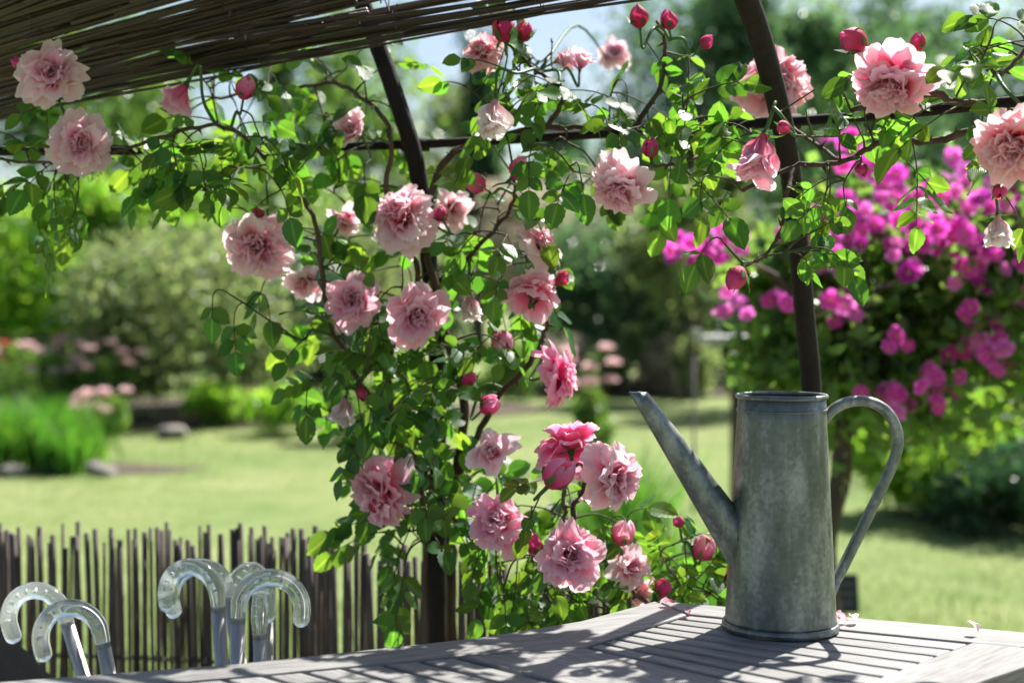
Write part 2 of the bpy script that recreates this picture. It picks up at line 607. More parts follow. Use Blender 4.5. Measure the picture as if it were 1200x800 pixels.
def tree(name, label, px, D, z0, z1, w, mat, n, size, seed, depth=None, trunk=True, cat='tree', group=None, gaps=0.45, parts=3, spread=0.16, r0=None):
    """trunk with limbs + a crown of leaf faces; px column at depth D, crown between heights z0..z1, width w"""
    rr = random.Random(seed)
    X = (px - 600) / F * D
    root = thing(name, (X, D, 0), label, cat, group)
    h = z1 - z0
    depth = depth or w
    blobs = [((0, 0, (z0 + z1) / 2), (w * .42, depth * .42, h * .46), 1.0)]
    for i in range(parts):
        a = rr.uniform(0, 2 * PI)
        q = rr.uniform(.25, .5)
        blobs.append(((math.cos(a) * w * .3, math.sin(a) * depth * .3, z0 + h * rr.uniform(.2, .85)), (w * q * .5, depth * q * .5, h * q * .5), .35))
    v, f = leaf_cloud(blobs, n, size, seed, spread, gaps)
    link('crown', make_mesh('crown', v, f, mat, False), root)
    mb = MB()
    rt = r0 or max(.03, h * .022)
    if trunk:
        limbs(mb, (0, 0, -.05), (rr.uniform(-.1, .1) * w, 0, z0 + h * .8), rt, w * .4, 9, seed)
    else:
        for i in range(5):
            a = rr.uniform(0, 2 * PI)
            limbs(mb, (math.cos(a) * w * .08, math.sin(a) * depth * .08, -.05), (math.cos(a) * w * .3, math.sin(a) * depth * .3, z0 + h * .75), rt * .6, w * .2, 3, seed + i, 5)
    mb.build('trunk', 'trunk', root)
    return root

GT = 'tall trees behind the garden'
# tall trees; sky shows through their crowns
tree('tall_tree', 'loose bright green tree rising behind the clipped left hedge', 120, 41, 2.2, 10.5, 7.5, 'f_mid', 11000, .26, 11, group=GT)
tree('tall_tree', 'thin crowned tree showing much sky, behind the rose column', 400, 47, 3.0, 12.0, 6.5, 'f_mid', 7000, .28, 12, group=GT)
tree('tall_tree', 'distant pale tree filling the gap beside the narrow conifer', 500, 52, 2.0, 9.5, 6.5, 'f_grey', 6500, .30, 23, group=GT)
tree('conifer_tree', 'narrow dark green conifer rising beyond the rose column', 562, 43, .5, 11.0, 1.9, 'f_dark', 6500, .24, 13, group=GT)
tree('conifer_tree', 'shorter dark conifer beside the open patch of white sky', 655, 45, .5, 9.0, 2.1, 'f_dark', 5200, .24, 14, group=GT)
tree('tall_tree', 'wide teal green tree with glittering leaves above the dark shrub', 800, 40, 2.0, 11.5, 6.0, 'f_teal', 13000, .26, 15, group=GT)
tree('tall_tree', 'light green tree with flickering sky gaps behind the iron post', 960, 44, 2.5, 12.0, 6.8, 'f_mid', 9000, .28, 16, group=GT)
tree('tall_tree', 'open crowned tree behind the magenta roses', 1130, 42, 2.2, 10.5, 6.5, 'f_teal', 9000, .27, 17, group=GT)
tree('tall_tree', 'dense green tree at the far end of the border, beyond the magenta roses', 1300, 41, 1.5, 12.0, 7.0, 'f_mid', 9000, .28, 18, group=GT)
tree('tall_tree', 'dense green tree beyond the far end of the clipped hedge', -130, 43, 1.5, 12.0, 8.0, 'f_mid', 8000, .28, 19, group=GT)
tree('tall_tree', 'small sparse tree low behind the pale flowering shrub', 690, 42, 1.0, 6.6, 6.0, 'f_teal', 7000, .26, 20, group=GT)
tree('tall_tree', 'bushy mid green tree standing behind the grey leaved shrub', 290, 32, .6, 5.4, 6.0, 'f_mid', 9000, .24, 21, group=GT)

tree('tall_tree', 'small glossy tree shading the far lawn, behind the magenta roses', 990, 20.5, 2.5, 5.6, 3.4, 'f_teal', 9000, .13, 22, group=GT)
# boundary hedge closing the garden far behind
root = thing('boundary_hedge', (0, 48, 0), 'long dark boundary hedge closing the garden behind all trees', 'hedge')
v, f = leaf_cloud([((x, 0, 2.2), (3.0, 1.4, 2.6), 1) for x in range(-34, 35, 4)], 26000, .34, 31)
link('foliage', make_mesh('foliage', v, f, 'f_dark', False), root)
mb = MB()
for x in range(-34, 35, 2):
    mb.tube([(x, 0, -.05), (x + .1, 0, 2.8)], (.09, .03), 6)
mb.build('stems', 'trunk', root)

# left: clipped bright hedge, grey shrub, low plants
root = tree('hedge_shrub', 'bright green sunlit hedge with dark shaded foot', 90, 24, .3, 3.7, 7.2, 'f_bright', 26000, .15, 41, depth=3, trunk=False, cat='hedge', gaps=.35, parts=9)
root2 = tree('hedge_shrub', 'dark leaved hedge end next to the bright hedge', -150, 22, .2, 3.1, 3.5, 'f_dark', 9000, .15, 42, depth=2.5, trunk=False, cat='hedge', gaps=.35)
tree('grey_shrub', 'rounded grey green shrub with drooping twigs at the lawn edge', 225, 17, .25, 2.35, 2.7, 'f_grey', 16000, .10, 43, trunk=False, cat='shrub', gaps=.4, parts=9, spread=.24)
tree('evergreen_shrub', 'dark evergreen shrub close behind the grey green shrub', 330, 19, .1, 2.5, 2.6, 'f_dark', 11000, .11, 44, trunk=False, cat='shrub', gaps=.4)
tree('grey_shrub', 'tall pale green shrub with light stems behind the rose column', 420, 21, .2, 3.1, 3.2, 'f_grey', 11000, .11, 45, trunk=False, cat='shrub', gaps=.45)
for px, D, h, w, lab, mt, sd_ in [(335, 15.3, .62, 1.0, 'low bright green perennial under the grey shrub, beside the dark soil', 'f_bright', 51),
                                 (400, 14.4, .58, .9, 'low leafy green plant at the shaded lawn edge', 'f_mid', 52),
                                 (250, 16.2, .55, .7, 'small yellowish perennial at the foot of the grey shrub', 'f_bright', 53),
                                 (125, 17.5, .8, 1.5, 'broad lime green plant among the bed roses', 'f_bright', 54),
                                 (8, 21, 1.0, 1.0, 'upright vivid green plant beside the garden bench', 'f_bright', 55),
                                 (470, 15.2, .6, 1.0, 'low green plant behind the rose column foot', 'f_mid', 56)]:
    tree('perennial_plant', lab, px, D, .03, h, w, mt, 3200, .07, sd_, trunk=False, cat='plant', gaps=.5, parts=2, r0=.015)

# centre and right shrubs
tree('flowering_shrub', 'pale beige flowering shrub in soft light behind the roses', 660, 27, 1.0, 3.9, 3.6, 'f_pale', 12000, .12, 61, trunk=False, cat='shrub', gaps=.4, parts=6)
tree('evergreen_shrub', 'large dark glossy shrub between the rose column and magenta roses', 745, 24, .05, 3.1, 3.9, 'f_teal', 26000, .12, 62, trunk=False, cat='shrub', gaps=.36, parts=8)
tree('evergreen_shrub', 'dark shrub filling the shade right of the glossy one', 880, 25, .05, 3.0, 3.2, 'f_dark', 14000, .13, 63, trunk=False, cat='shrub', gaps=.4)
tree('grey_shrub', 'pale grey green bush behind the magenta flower clusters', 800, 21, 1.1, 3.4, 2.2, 'f_grey', 7000, .11, 64, trunk=False, cat='shrub', gaps=.45)
for px, D, h, w, lab, mt, sd_ in [(720, 22.0, .95, 1.0, 'low grey green bush at the far lawn edge', 'f_grey', 71),
                                 (770, 22.3, .85, .8, 'small pale tufted bush next to the low grey bush', 'f_pale', 72),
                                 (815, 21.5, 1.0, .95, 'rounded clipped grey bush beside the bird table', 'f_grey', 73),
                                 (665, 22.0, .9, .9, 'small pink tinged bush half behind the rose blooms', 'f_pale', 74),
                                 (600, 20.5, .9, 1.2, 'leafy green bush at the lawn edge behind the rose stems', 'f_mid', 75)]:
    tree('low_bush', lab, px, D, .03, h, w, mt, 3600, .075, sd_, trunk=False, cat='bush', gaps=.45, parts=2, r0=.015)
tree('border_shrub', 'fresh green bushy plant on the lawn behind the can handle', 1105, 9.3, .05, 1.0, 1.25, 'f_bright', 9000, .065, 81, trunk=False, cat='shrub', gaps=.42, parts=5, r0=.015)
tree('border_shrub', 'grey green spreading shrub in the right border', 1205, 9.9, .05, 1.25, 1.5, 'f_grey', 10000, .07, 82, trunk=False, cat='shrub', gaps=.42, parts=5, r0=.015)
tree('border_shrub', 'dark low shrub shading the lawn in the right border', 1185, 8.7, .03, .62, 1.1, 'f_dark', 6000, .06, 83, trunk=False, cat='shrub', gaps=.45, r0=.012)
tree('border_shrub', 'olive brown shrub behind the right border plants', 1110, 13, .1, 1.6, 2.0, 'f_grey', 9000, .09, 84, trunk=False, cat='shrub', gaps=.42, r0=.02)
tree('border_shrub', 'tall soft green shrub behind the hanging magenta cluster', 1230, 12, .1, 2.5, 2.6, 'f_mid', 12000, .10, 85, trunk=False, cat='shrub', gaps=.42, r0=.02)
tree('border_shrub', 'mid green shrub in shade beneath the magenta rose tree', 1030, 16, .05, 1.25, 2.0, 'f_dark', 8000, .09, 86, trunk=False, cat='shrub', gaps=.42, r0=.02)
tree('shade_tree', 'spreading tree casting shade across the far lawn', 1480, 19, 2.2, 6.5, 5.5, 'f_mid', 12000, .16, 87, gaps=.4)

# soil beds (the setting)
def bed(name, cx, cy, rx, ry, seed):
    rr = random.Random(seed)
    n = 36
    vv = [(cx, cy, .07)]
    for i in range(n):
        a = 2 * PI * i / n
        k = 1 + .12 * math.sin(3 * a + seed) + rr.uniform(-.05, .05)
        vv.append((cx + rx * k * math.cos(a), cy + ry * k * math.sin(a), .012))
    o = link(name, make_mesh(name, vv, [(0, 1 + i, 1 + (i + 1) % n) for i in range(n)], 'soil'))
    tag(o, kind='structure')
bed('flower_bed', -4.2, 18.5, 4.2, 2.6, 1)
bed('flower_bed', -4.6, 12.2, 1.75, .7, 2)
bed('flower_bed', 3.4, 9.6, 1.3, .9, 3)
bed('flower_bed', 2.5, 24.0, 5.5, 2.6, 4)

# strappy leaf clumps
def clump(name, label, px, D, w, h, n, mat, seed, cat='plant', bw=.02):
    g = np.random.default_rng(seed)
    X = (px - 600) / F * D
    root = thing(name, (X, D, 0), label, cat)
    xy = g.normal(size=(n, 2)) * w * .22
    v, f = blades(n, xy, h * .45, h, bw, .75, 0.0, seed)
    o = link('leaves', make_mesh('leaves', v, f, mat, False), root)
    o['kind'] = 'stuff'
    return root
clump('daylily_clump', 'large bright green clump of strappy leaves on the left lawn', 28, 12.3, 1.05, .70, 1300, 'f_grass', 91)
clump('daylily_clump', 'smaller vivid green leaf clump by the pale edging stones', 82, 11.9, .42, .5, 420, 'f_grass', 92)
clump('iris_clump', 'vivid green upright leaf clump on lawn behind the spout', 790, 5.4, .55, .72, 650, 'f_grass', 93, bw=.016)
clump('iris_clump', 'narrow green leaf clump on lawn behind the pink blooms', 725, 7.5, .5, .75, 420, 'f_grass', 94, bw=.018)

def stone(px, py, D, r, lab, seed):
    rr = random.Random(seed)
    bm = bmesh.new()
    bmesh.ops.create_icosphere(bm, subdivisions=2, radius=r)
    for q in bm.verts:
        q.co *= 1 + rr.uniform(-.16, .16)
        q.co.z *= .55
    me = bpy.data.meshes.new('edging_stone'); bm.to_mesh(me); bm.free()
    me.materials.append(M['stone'])
    X = (px - 600) / F * D
    tag(link('edging_stone', me, loc=(X, D, r * .4)), lab, 'stone', 'stones edging the left bed')
stone(105, 545, 11.9, .13, 'pale rounded edging stone at foot of the smaller leaf clump', 1)
stone(122, 545, 11.7, .10, 'small pale edging stone at the tip of the left bed', 2)
stone(12, 535, 11.7, .12, 'weathered edging stone under the large strappy clump', 3)
stone(200, 490, 14.9, .16, 'low brownish stone in the shade of the grey shrub', 4)

# bed roses far left: small bushes each with its flowers
def bed_rose(px, D, h, w, mat, fl, seed, lab, nf=7):
    root = tree('bed_rose_bush', lab, px, D, .08, h, w, 'f_mid', 1800, .06, seed, trunk=False, cat='rose bush', gaps=.5, parts=2, r0=.012, group='bush roses in the left bed')
    rr = random.Random(seed)
    for i in range(nf):
        a = rr.uniform(0, 2 * PI)
        p = Vector((math.cos(a) * w * .42, -abs(math.sin(a)) * w * .45, h * rr.uniform(.7, 1.1)))
        vv, ff = [], []
        k = 0
        for ring, (cnt, el, L) in enumerate(((6, .3, .10), (5, .8, .085), (3, 1.3, .06))):
            for j in range(cnt):
                b0 = 2 * PI * j / cnt + ring
                d = Vector((math.cos(b0) * math.cos(el), math.sin(b0) * math.cos(el), math.sin(el)))
                s = Vector((-math.sin(b0), math.cos(b0), 0)) * L * .55
                vv += [p, p + d * L * .6 + s, p + d * L, p + d * L * .6 - s]
                ff.append((k, k + 1, k + 2, k + 3)); k += 4
        link('flower', make_mesh('flower', vv, ff, mat, False), root)
bed_rose(40, 17.0, .95, .8, 'bedred', 0, 101, 'bush rose with coral red blooms in the left bed', 3)
bed_rose(20, 17.6, .9, .7, 'bedflower', 0, 102, 'bush rose with few pale pink blooms next to the coral one')
bed_rose(66, 16.5, .85, .7, 'bedflower', 0, 103, 'bush rose with blush blooms in the middle of the left bed')
bed_rose(100, 16.8, 1.0, .8, 'bedflower', 0, 104, 'taller bush rose with white pink blooms in the left bed', 11)
bed_rose(130, 16.0, .9, .8, 'bedflower', 0, 105, 'bush rose with large white blooms by the lime green plant', 11)
bed_rose(118, 14.2, .5, .6, 'bedflower', 0, 106, 'low white flowering bush rose at the lawn edge', 9)
bed_rose(690, 12.0, .95, .5, 'bedflower', 0, 107, 'pale pink bush rose standing on the lawn behind the bloom cluster', 9)

# garden bench far left
def bench(px, D):
    X = (px - 600) / F * D
    root = thing('garden_bench', (X, D, 0), 'dark slatted garden bench in front of the left hedge', 'bench')
    for i in range(4):
        MB().add(*box((0, -.02 - .11 * i, .43), (1.4, .09, .03))).build('seat_slat', 'darkmetal', root, smooth=False)
    for i in range(11):
        MB().add(*box((-.62 + i * .124, .06, .67), (.05, .025, .44))).build('back_slat', 'darkmetal', root, smooth=False)
    MB().add(*box((0, .06, .92), (1.4, .04, .07))).build('top_rail', 'darkmetal', root, smooth=False)
    for x in (-.66, .66):
        MB().add(*box((x, .06, .46), (.06, .06, .92))).build('leg', 'darkmetal', root, smooth=False)
        MB().add(*box((x, -.38, .3), (.06, .06, .6))).build('leg', 'darkmetal', root, smooth=False)
        MB().add(*box((x, -.17, .63), (.07, .55, .03))).build('armrest', 'darkmetal', root, smooth=False)
bench(42, 20)

# bird table behind the can
def bird_table(px, D):
    X = (px - 600) / F * D
    root = thing('bird_table', (X, D, 0), 'pale flat topped bird table on dark post behind the can', 'bird table')
    MB().add(*box((0, 0, .6), (.085, .085, 1.24))).build('post', 'trunk', root, smooth=False)
    bevel(MB().add(*box((-.02, 0, 1.24), (.44, .34, .035))).build('board', 'paleboard', root, smooth=False), .004)
    for x, y in ((-.24, 0), (.2, 0)):
        MB().add(*box((x, y, 1.275), (.02, .34, .035))).build('edge_strip', 'paleboard', root, smooth=False)
    MB().add(*box((.09, .0, 1.1), (.05, .03, .25))).build('brace', 'paleboard', root, smooth=False)
    MB().add(*lathe([(.062, .98), (.066, 1.0), (.066, 1.05), (.062, 1.07)], 12)).build('tie', 'greentie', root)
bird_table(866, 8.2)
X = (813 - 600) / F * 9.5
root = thing('bamboo_stake', (X, 9.5, 0), 'thin pale stake standing upright on the far lawn', 'stake')
MB().tube([(0, 0, -.05), (.005, 0, .5), (0, 0, 1.08)], (.012, .009), 8).build('cane', 'stone', root)
MB().tube([(0, -.014, .62), (0, -.014, .64)], (.014, .014), 8).build('node', 'stone', root)

# plant label to the right of the can
D = 4.6
p = at(989, 695, D)
root = thing('plant_label', (p.x, D, 0), 'small black plant label on stake beyond the table', 'label sign')
rot = Matrix.Rotation(R(-14), 3, 'X')
MB().tube([(0, .02, -.05), (0, .02, p.z + .02)], (.007, .007), 8).build('stake', 'darkmetal', root)
bevel(MB().add(*box((0, 0, p.z), (.095, .006, .125), rot)).build('plate', 'label', root, smooth=False), .002)
for i, wd in enumerate((.052, .064, .044)):
    c = Vector((.006, 0, p.z)) + rot @ Vector((0, -.0045, .03 - i * .03))
    MB().add(*box(c, (wd, .001, .009), rot)).build('text_line', 'print', root, smooth=False)

# ------------------------------------------------------------------ rose parts: petals, leaves
def petal_mesh(name, mat, L=1.0, W=0.95, cup=0.25, curl=0.2, ruffle=0.05, notch=0.06, seed=0, nu=13, nv=9):
    """base at origin, along +Y, upper (inner) face +Z; fan-shaped with a frilled, rolled rim"""
    rr = random.Random(seed)
    ph = [rr.uniform(0, 6.28) for _ in range(6)]
    skew = rr.uniform(-.12, .12)
    vv, ff, uv = [], [], []
    for j in range(nv):
        t = (j / (nv - 1)) ** .85
        k = min(1, t / .62)
        wid = W * .5 * (.16 + .84 * (k * k * (3 - 2 * k)))
        for i in range(nu):
            u = 2 * i / (nu - 1) - 1
            rim = .035 * math.sin(6.5 * u + ph[3]) + .022 * math.sin(13 * u + ph[4]) - notch * math.exp(-((u - skew) * 4) ** 2)
            x = (u * (1 - .10 * t * abs(u)) + skew * t * t) * wid
            yv = L * t * (1 - .34 * abs(u) ** 2.6 + rim * t * t)
            z = cup * (u * u) * wid * 1.7 + cup * .35 * L * math.sin(t * PI * .5) ** 2
            z -= curl * L * max(0, t - .45) ** 2 * 1.8
            e = max(abs(u) * t, t * .9)
            z -= .22 * curl * L * max(0, e - .72) ** 1.5 * (1 + .8 * math.sin(4 * u + ph[5])) * 4
            z += ruffle * L * t ** 2.0 * (math.sin(4.6 * u + ph[0]) + .7 * math.sin(8.5 * u + ph[1] + t * 4)) * (.4 + .6 * abs(u))
            vv.append((x, yv, z)); uv.append((u * .5 + .5, t))
    for j in range(nv - 1):
        for i in range(nu - 1):
            a = j * nu + i
            ff.append((a, a + 1, a + nu + 1, a + nu))
    return make_mesh(name, vv, ff, mat, True, uv)

PM = {}
for mt in ('petal_pale', 'petal_mid', 'petal_deep', 'petal_coral', 'petal_cream'):
    PM[mt] = {
        'out': [petal_mesh('petal', mt, 1, .86, .2, .55, .06, .07, s) for s in range(6)],
        'mid': [petal_mesh('petal', mt, 1, .72, .38, .34, .085, .10, 10 + s) for s in range(6)],
        'in': [petal_mesh('petal', mt, 1, .56, .5, .16, .125, .14, 20 + s) for s in range(6)],
    }

def bud_petal(mat, seed, open_=0.0):
    """one wrapped shell of an egg-shaped bud, height 1, radius about .36"""
    rr = random.Random(seed)
    vv, ff, uv = [], [], []
    nu, nv = 8, 8
    for j in range(nv):
        t = j / (nv - 1)
        r = .40 * math.sin(PI * (0.12 + .80 * t)) ** .75 * (1 + open_ * t * t)
        if t > .85: r *= 1 - .25 * (t - .85) / .15 * (1 - open_)
        half = 1.35 * math.sin(PI * min(1, .25 + .62 * t))
        for i in range(nu):
            u = 2 * i / (nu - 1) - 1
            a = u * half + t * .7
            rad = r * (1 + .10 * u) + .02
            vv.append((rad * math.cos(a), rad * math.sin(a), t * (1 - .13 * u * u) ))
            uv.append((u * .5 + .5, t))
    for j in range(nv - 1):
        for i in range(nu - 1):
            a = j * nu + i
            ff.append((a, a + 1, a + nu + 1, a + nu))
    return make_mesh('petal', vv, ff, mat, True, uv)
BUDP = {mt: [bud_petal(mt, s, op) for s, op in ((1, 0), (2, .12), (3, .3))] for mt in ('petal_bud', 'petal_deep', 'petal_mid')}

def leaflet_mesh(name, mat, seed, rows=7, simple_=False):
    rr = random.Random(seed)
    vv, ff, uv = [], [], []
    fold = rr.uniform(.10, .3)
    arch = rr.uniform(.05, .35)
    cols = (-1, -.5, 0, .5, 1) if not simple_ else (-1, 0, 1)
    for j in range(rows):
        t = j / (rows - 1)
        w = .92 * t ** .62 * (1 - t) ** .86 + (.012 if t < 1 else 0)
        for u in cols:
            ser = (.014 * (1 if j % 2 else -1)) if abs(u) == 1 and 0 < j < rows - 1 and not simple_ else 0
            x = u * (w + ser)
            z = fold * abs(u) * w - arch * t * t * .5 + .03 * math.sin(7 * t + 3 * u + seed)
            vv.append((x, t, z)); uv.append((u * .5 + .5, t))
    nc = len(cols)
    for j in range(rows - 1):
        for i in range(nc - 1):
            a = j * nc + i
            ff.append((a, a + 1, a + nc + 1, a + nc))
    return make_mesh(name, vv, ff, mat, True, uv)
LEAF = [leaflet_mesh('leaf', 'leaf', s, 12) for s in range(8)]
_sl = leaflet_mesh('leaf_simple', 'leaf', 3, 5, True)
SL_V = np.array([v.co[:] for v in _sl.vertices])
SL_F = [tuple(p.vertices) for p in _sl.polygons]

def basis(y, z):
    """matrix whose local Y runs along y and local Z near z"""
    y = Vector(y).normalized()
    z = Vector(z)
    z = (z - y * z.dot(y))
    if z.length < 1e-4:
        z = y.orthogonal()
    z.normalize()
    x = y.cross(z)
    return Matrix((x, y, z)).transposed()

def m4(rot, loc, s=1.0):
    m_ = rot.to_4x4()
    if s != 1.0:
        m_ = m_ @ Matrix.Scale(s, 4)
    m_.translation = loc
    return m_

def axis_rot(d, spin):
    return Vector(d).to_track_quat('Z', 'Y').to_matrix() @ Matrix.Rotation(spin, 3, 'Z')

CAMP = Vector((0, 0, CAM_Z))

class Rose:
    def __init__(self, name, base, label, cat='climbing rose'):
        self.base = Vector(base)
        self.root = thing(name, self.base, label, cat, 'pink garden roses round the arbour')
        self.skel = []                 # world points of canes and twigs
        self.twig = MB()
        self.leaves = []
        self.blooms = []
    def cane(self, pts, r, thorns=True):
        P = spline(pts, 8)
        mb = MB()
        P = [p + rand_unit() * min(.003, r[0] * .4) for p in P]
        mb.tube(P, r, 7)
        if thorns:
            for i in range(3, len(P) - 2, 3):
                d = rand_unit()
                tt = (P[i + 1] - P[i]).normalized()
                d = (d - tt * d.dot(tt)).normalized()
                mb.tube([P[i] + d * .002, P[i] + d * .011 - tt * .004], (.0025, .0003), 4)
        mb.build('cane', 'cane', self.root, self.base)
        for p in P[::2]:
            self.skel.append(p.copy())
    def nearest(self, p, up_pen=1.6):
        A = np.array([q[:] for q in self.skel])
        d = A - np.array(p[:])
        pen = np.where(d[:, 2] > 0.01, up_pen, 1.0)
        i = int(np.argmin((d ** 2).sum(1) * pen))
        return self.skel[i]
    def grow(self, p, r0=.0017, r1=.0009, into=None, end_dir=None):
        q = self.nearest(p)
        L = (p - q).length
        out_ = Vector((p.x - q.x, p.y - q.y, 0)) * .3
        mid = q.lerp(p, .5) + Vector((0, 0, abs(p.z - q.z) * .12)) + out_ * .25 + Vector((random.uniform(-.1, .1), random.uniform(-.1, .1), random.uniform(-.03, .1))) * L
        if end_dir is not None:
            mid = p - end_dir * min(L * .5, .08) + rand_unit() * .004
        P = spline([q, mid, p], 7)
        if not all(self.is_clear(z, .9) for z in P[2:-1]):
            P = spline([q, mid + Vector((0, .10, 0)), p], 7)
        (into or self.twig).tube(P, (r0, r1), 5)
        if L > .04:
            for s in P[2::3]:
                self.skel.append(s.copy())
        return P
    def leaflet(self, p, d, n, s):
        self.leaves.append((Vector(p), Vector(d).normalized(), Vector(n), s))
    def is_clear(self, p, k=.95):
        for c, r in self.blooms:
            if (p - c).length < r * 1.05: return False
            ray = (c - CAMP).normalized()
            w = p - CAMP
            al = w.dot(ray)
            if al < (c - CAMP).length and (w - ray * al).length < r * k: return False
        return True
    def compound(self, p, d, size, n=None, count=None, d0=None):
        """rachis with paired leaflets and one at the end"""
        d = Vector(d).normalized()
        if not (self.is_clear(Vector(p)) and self.is_clear(p + d * size * 1.4)): return
        toc = (CAMP - p).normalized()
        if n is None:
            n = (Vector((0, 0, 1)) * .55 + toc * random.uniform(.1, .9) + rand_unit() * .6).normalized()
        side = d.cross(n).normalized()
        count = count or random.choice((3, 5, 5, 5, 7))
        pairs = count // 2
        Lr = size * (.55 + .62 * pairs)
        d0 = Vector(d0).normalized() if d0 is not None else d
        P = [Vector(p)]
        for k in range(1, 7):
            P.append(P[-1] + (d0.lerp(d, min(1, k / 4)).normalized() + Vector((0, 0, -.07 * k))) * (Lr / 6))
        self.twig.tube(P, (.0011, .0006), 4)
        self.leaflet(P[-1], (P[-1] - P[-2]).normalized() + Vector((0, 0, -.25)), n + rand_unit() * .35, size * random.uniform(.95, 1.2))
        for k in range(pairs):
            s = min(.97, .38 + .52 * (k + 1) / (pairs + .35)) * 6
            q = P[int(s)].lerp(P[min(6, int(s) + 1)], s - int(s))
            for sg in (-1, 1):
                if random.random() < .06: continue
                dd = d * .55 + side * sg + Vector((0, 0, -.18)) + rand_unit() * .2
                self.leaflet(q, dd, n + rand_unit() * .5, size * random.uniform(.68, 1.0))
    def sprigs(self, cx, cy, rx, ry, D0, D1, n, size=.03, shape=1.0):
        for _ in range(n):
            while True:
                a, b_ = random.uniform(-1, 1), random.uniform(-1, 1)
                if a * a + b_ * b_ > 1: continue
                p = at(cx + a * rx, cy + b_ * ry, random.uniform(D0, D1))
                if self.is_clear(p) or random.random() < .05: break
            P = self.grow(p)
            d = (P[-1] - P[-3]).normalized() * .9 + rand_unit() * .55 + Vector((0, 0, -.15))
            self.compound(p, d, size * random.uniform(.75, 1.2), d0=P[-1] - P[-3])
            if (P[-1] - P[0]).length > .07 and random.random() < .8:
                self.compound(P[6], rand_unit() * .8 + (P[7] - P[5]).normalized(), size * random.uniform(.6, 1.1), d0=P[7] - P[5])
    def flower_base(self, c, d, size, stem_from=True, bud_h=0):
        """calyx with sepals and its stem: the mesh that parents the petals; c = receptacle"""
        rot = axis_rot(d, random.uniform(0, 6))
        mb = MB()
        s = size
        v, f = lathe([(.001, -.16 * s), (.07 * s, -.13 * s), (.10 * s, -.05 * s), (.09 * s, .02 * s), (.02 * s, .05 * s)], 8)
        mb.add([rot @ Vector(q) for q in v], f)
        for k in range(5):
            a = 2 * PI * k / 5
            o_ = Vector((math.cos(a), math.sin(a), 0)); t_ = Vector((-math.sin(a), math.cos(a), 0))
            L = s * random.uniform(.34, .5)
            up = random.uniform(-.5, .35)
            b0 = o_ * .08 * s
            mid = b0 + o_ * L * .5 + Vector((0, 0, up * L * .3))
            tip = b0 + o_ * L * .9 + Vector((0, 0, up * L))
            w = .09 * s
            if bud_h:
                k_ = random.uniform(.85, 1.25)
                b0 = o_ * .10 * bud_h - Vector((0, 0, .02 * bud_h))
                mid = o_ * .42 * bud_h + Vector((0, 0, .26 * bud_h))
                tip = o_ * (.40 * k_ + (.2 if k_ > 1.1 else 0)) * bud_h + Vector((0, 0, .62 * bud_h * k_))
                w = .17 * bud_h
            q = [b0 - t_ * w * .6, b0 + t_ * w * .6, mid + t_ * w * .7, tip, mid - t_ * w * .7]
            mb.add([rot @ z for z in q], [(0, 1, 2, 4), (4, 2, 3)])
        if stem_from:
            tip = c - d * .14 * s
            q = self.nearest(tip)
            L = (tip - q).length
            P = spline([q, q.lerp(tip, .45) + Vector((0, 0, .1 * L)), tip - d * min(.045, L * .4), tip], 5)
            mb.tube([p - c for p in P], (.0026, .0017), 6)
            for z in P[4::4]:
                self.skel.append(z.copy())
            if L > .05:
                self.compound(P[len(P) // 2], rand_unit() + Vector((0, 0, -.2)), .027)
        me = make_mesh('flower', mb.v, mb.f, 'calyx')
        return link('flower', me, self.root, c - self.base)
    def bloom(self, px, py, diam, D, face, kind='full', mat='petal_mid', stem=True):
        d = Vector(face).normalized()
        R0 = diam / 2 / F * D * 1.0
        cen = at(px, py, D)
        self.blooms.append((cen, R0))
        c = cen - d * R0 * {'loose': .5, 'droop': .6}.get(kind, .30)
        fl = self.flower_base(c, d, R0 * 1.15, stem)
        rot = axis_rot(d, random.uniform(0, 6))
        pm = PM[mat]
        if kind == 'full':
            rings = [(9, 0, 1.0, 'out', .04), (10, 18, .98, 'out', .05), (10, 34, .92, 'mid', .05), (9, 48, .84, 'mid', .05), (9, 62, .74, 'in', .05), (7, 74, .62, 'in', .04), (5, 84, .5, 'in', .02)]
        elif kind == 'cup':
            rings = [(7, 8, 1.0, 'out', .05), (8, 30, 1.0, 'mid', .07), (8, 48, .96, 'mid', .08), (8, 62, .90, 'mid', .08), (8, 74, .78, 'in', .07), (6, 84, .64, 'in', .04)]
        elif kind == 'shaggy':
            rings = [(10, -8, 1.0, 'out', .04), (11, 12, 1.0, 'mid', .04), (11, 28, .96, 'mid', .04), (11, 44, .90, 'in', .05), (10, 58, .82, 'in', .05), (8, 72, .7, 'in', .04), (5, 84, .55, 'in', .02)]
        elif kind == 'loose':
            rings = [(5, 25, 1.25, 'out', .06), (5, 48, 1.3, 'mid', .08), (5, 62, 1.2, 'mid', .07), (4, 75, 1.0, 'in', .05)]
        elif kind == 'droop':
            rings = [(5, 66, 1.4, 'mid', .12), (5, 76, 1.45, 'mid', .10), (5, 82, 1.35, 'in', .08), (3, 86, 1.15, 'in', .05)]
        else:  # half open
            rings = [(4, 48, 1.3, 'mid', .08), (4, 66, 1.3, 'mid', .1), (4, 78, 1.2, 'in', .09), (3, 86, 1.05, 'in', .05)]
        deeper = {'petal_pale': 'petal_mid', 'petal_mid': 'petal_mid', 'petal_deep': 'petal_deep', 'petal_coral': 'petal_coral', 'petal_cream': 'petal_pale'}
        jit = 12 if kind != 'shaggy' else 17
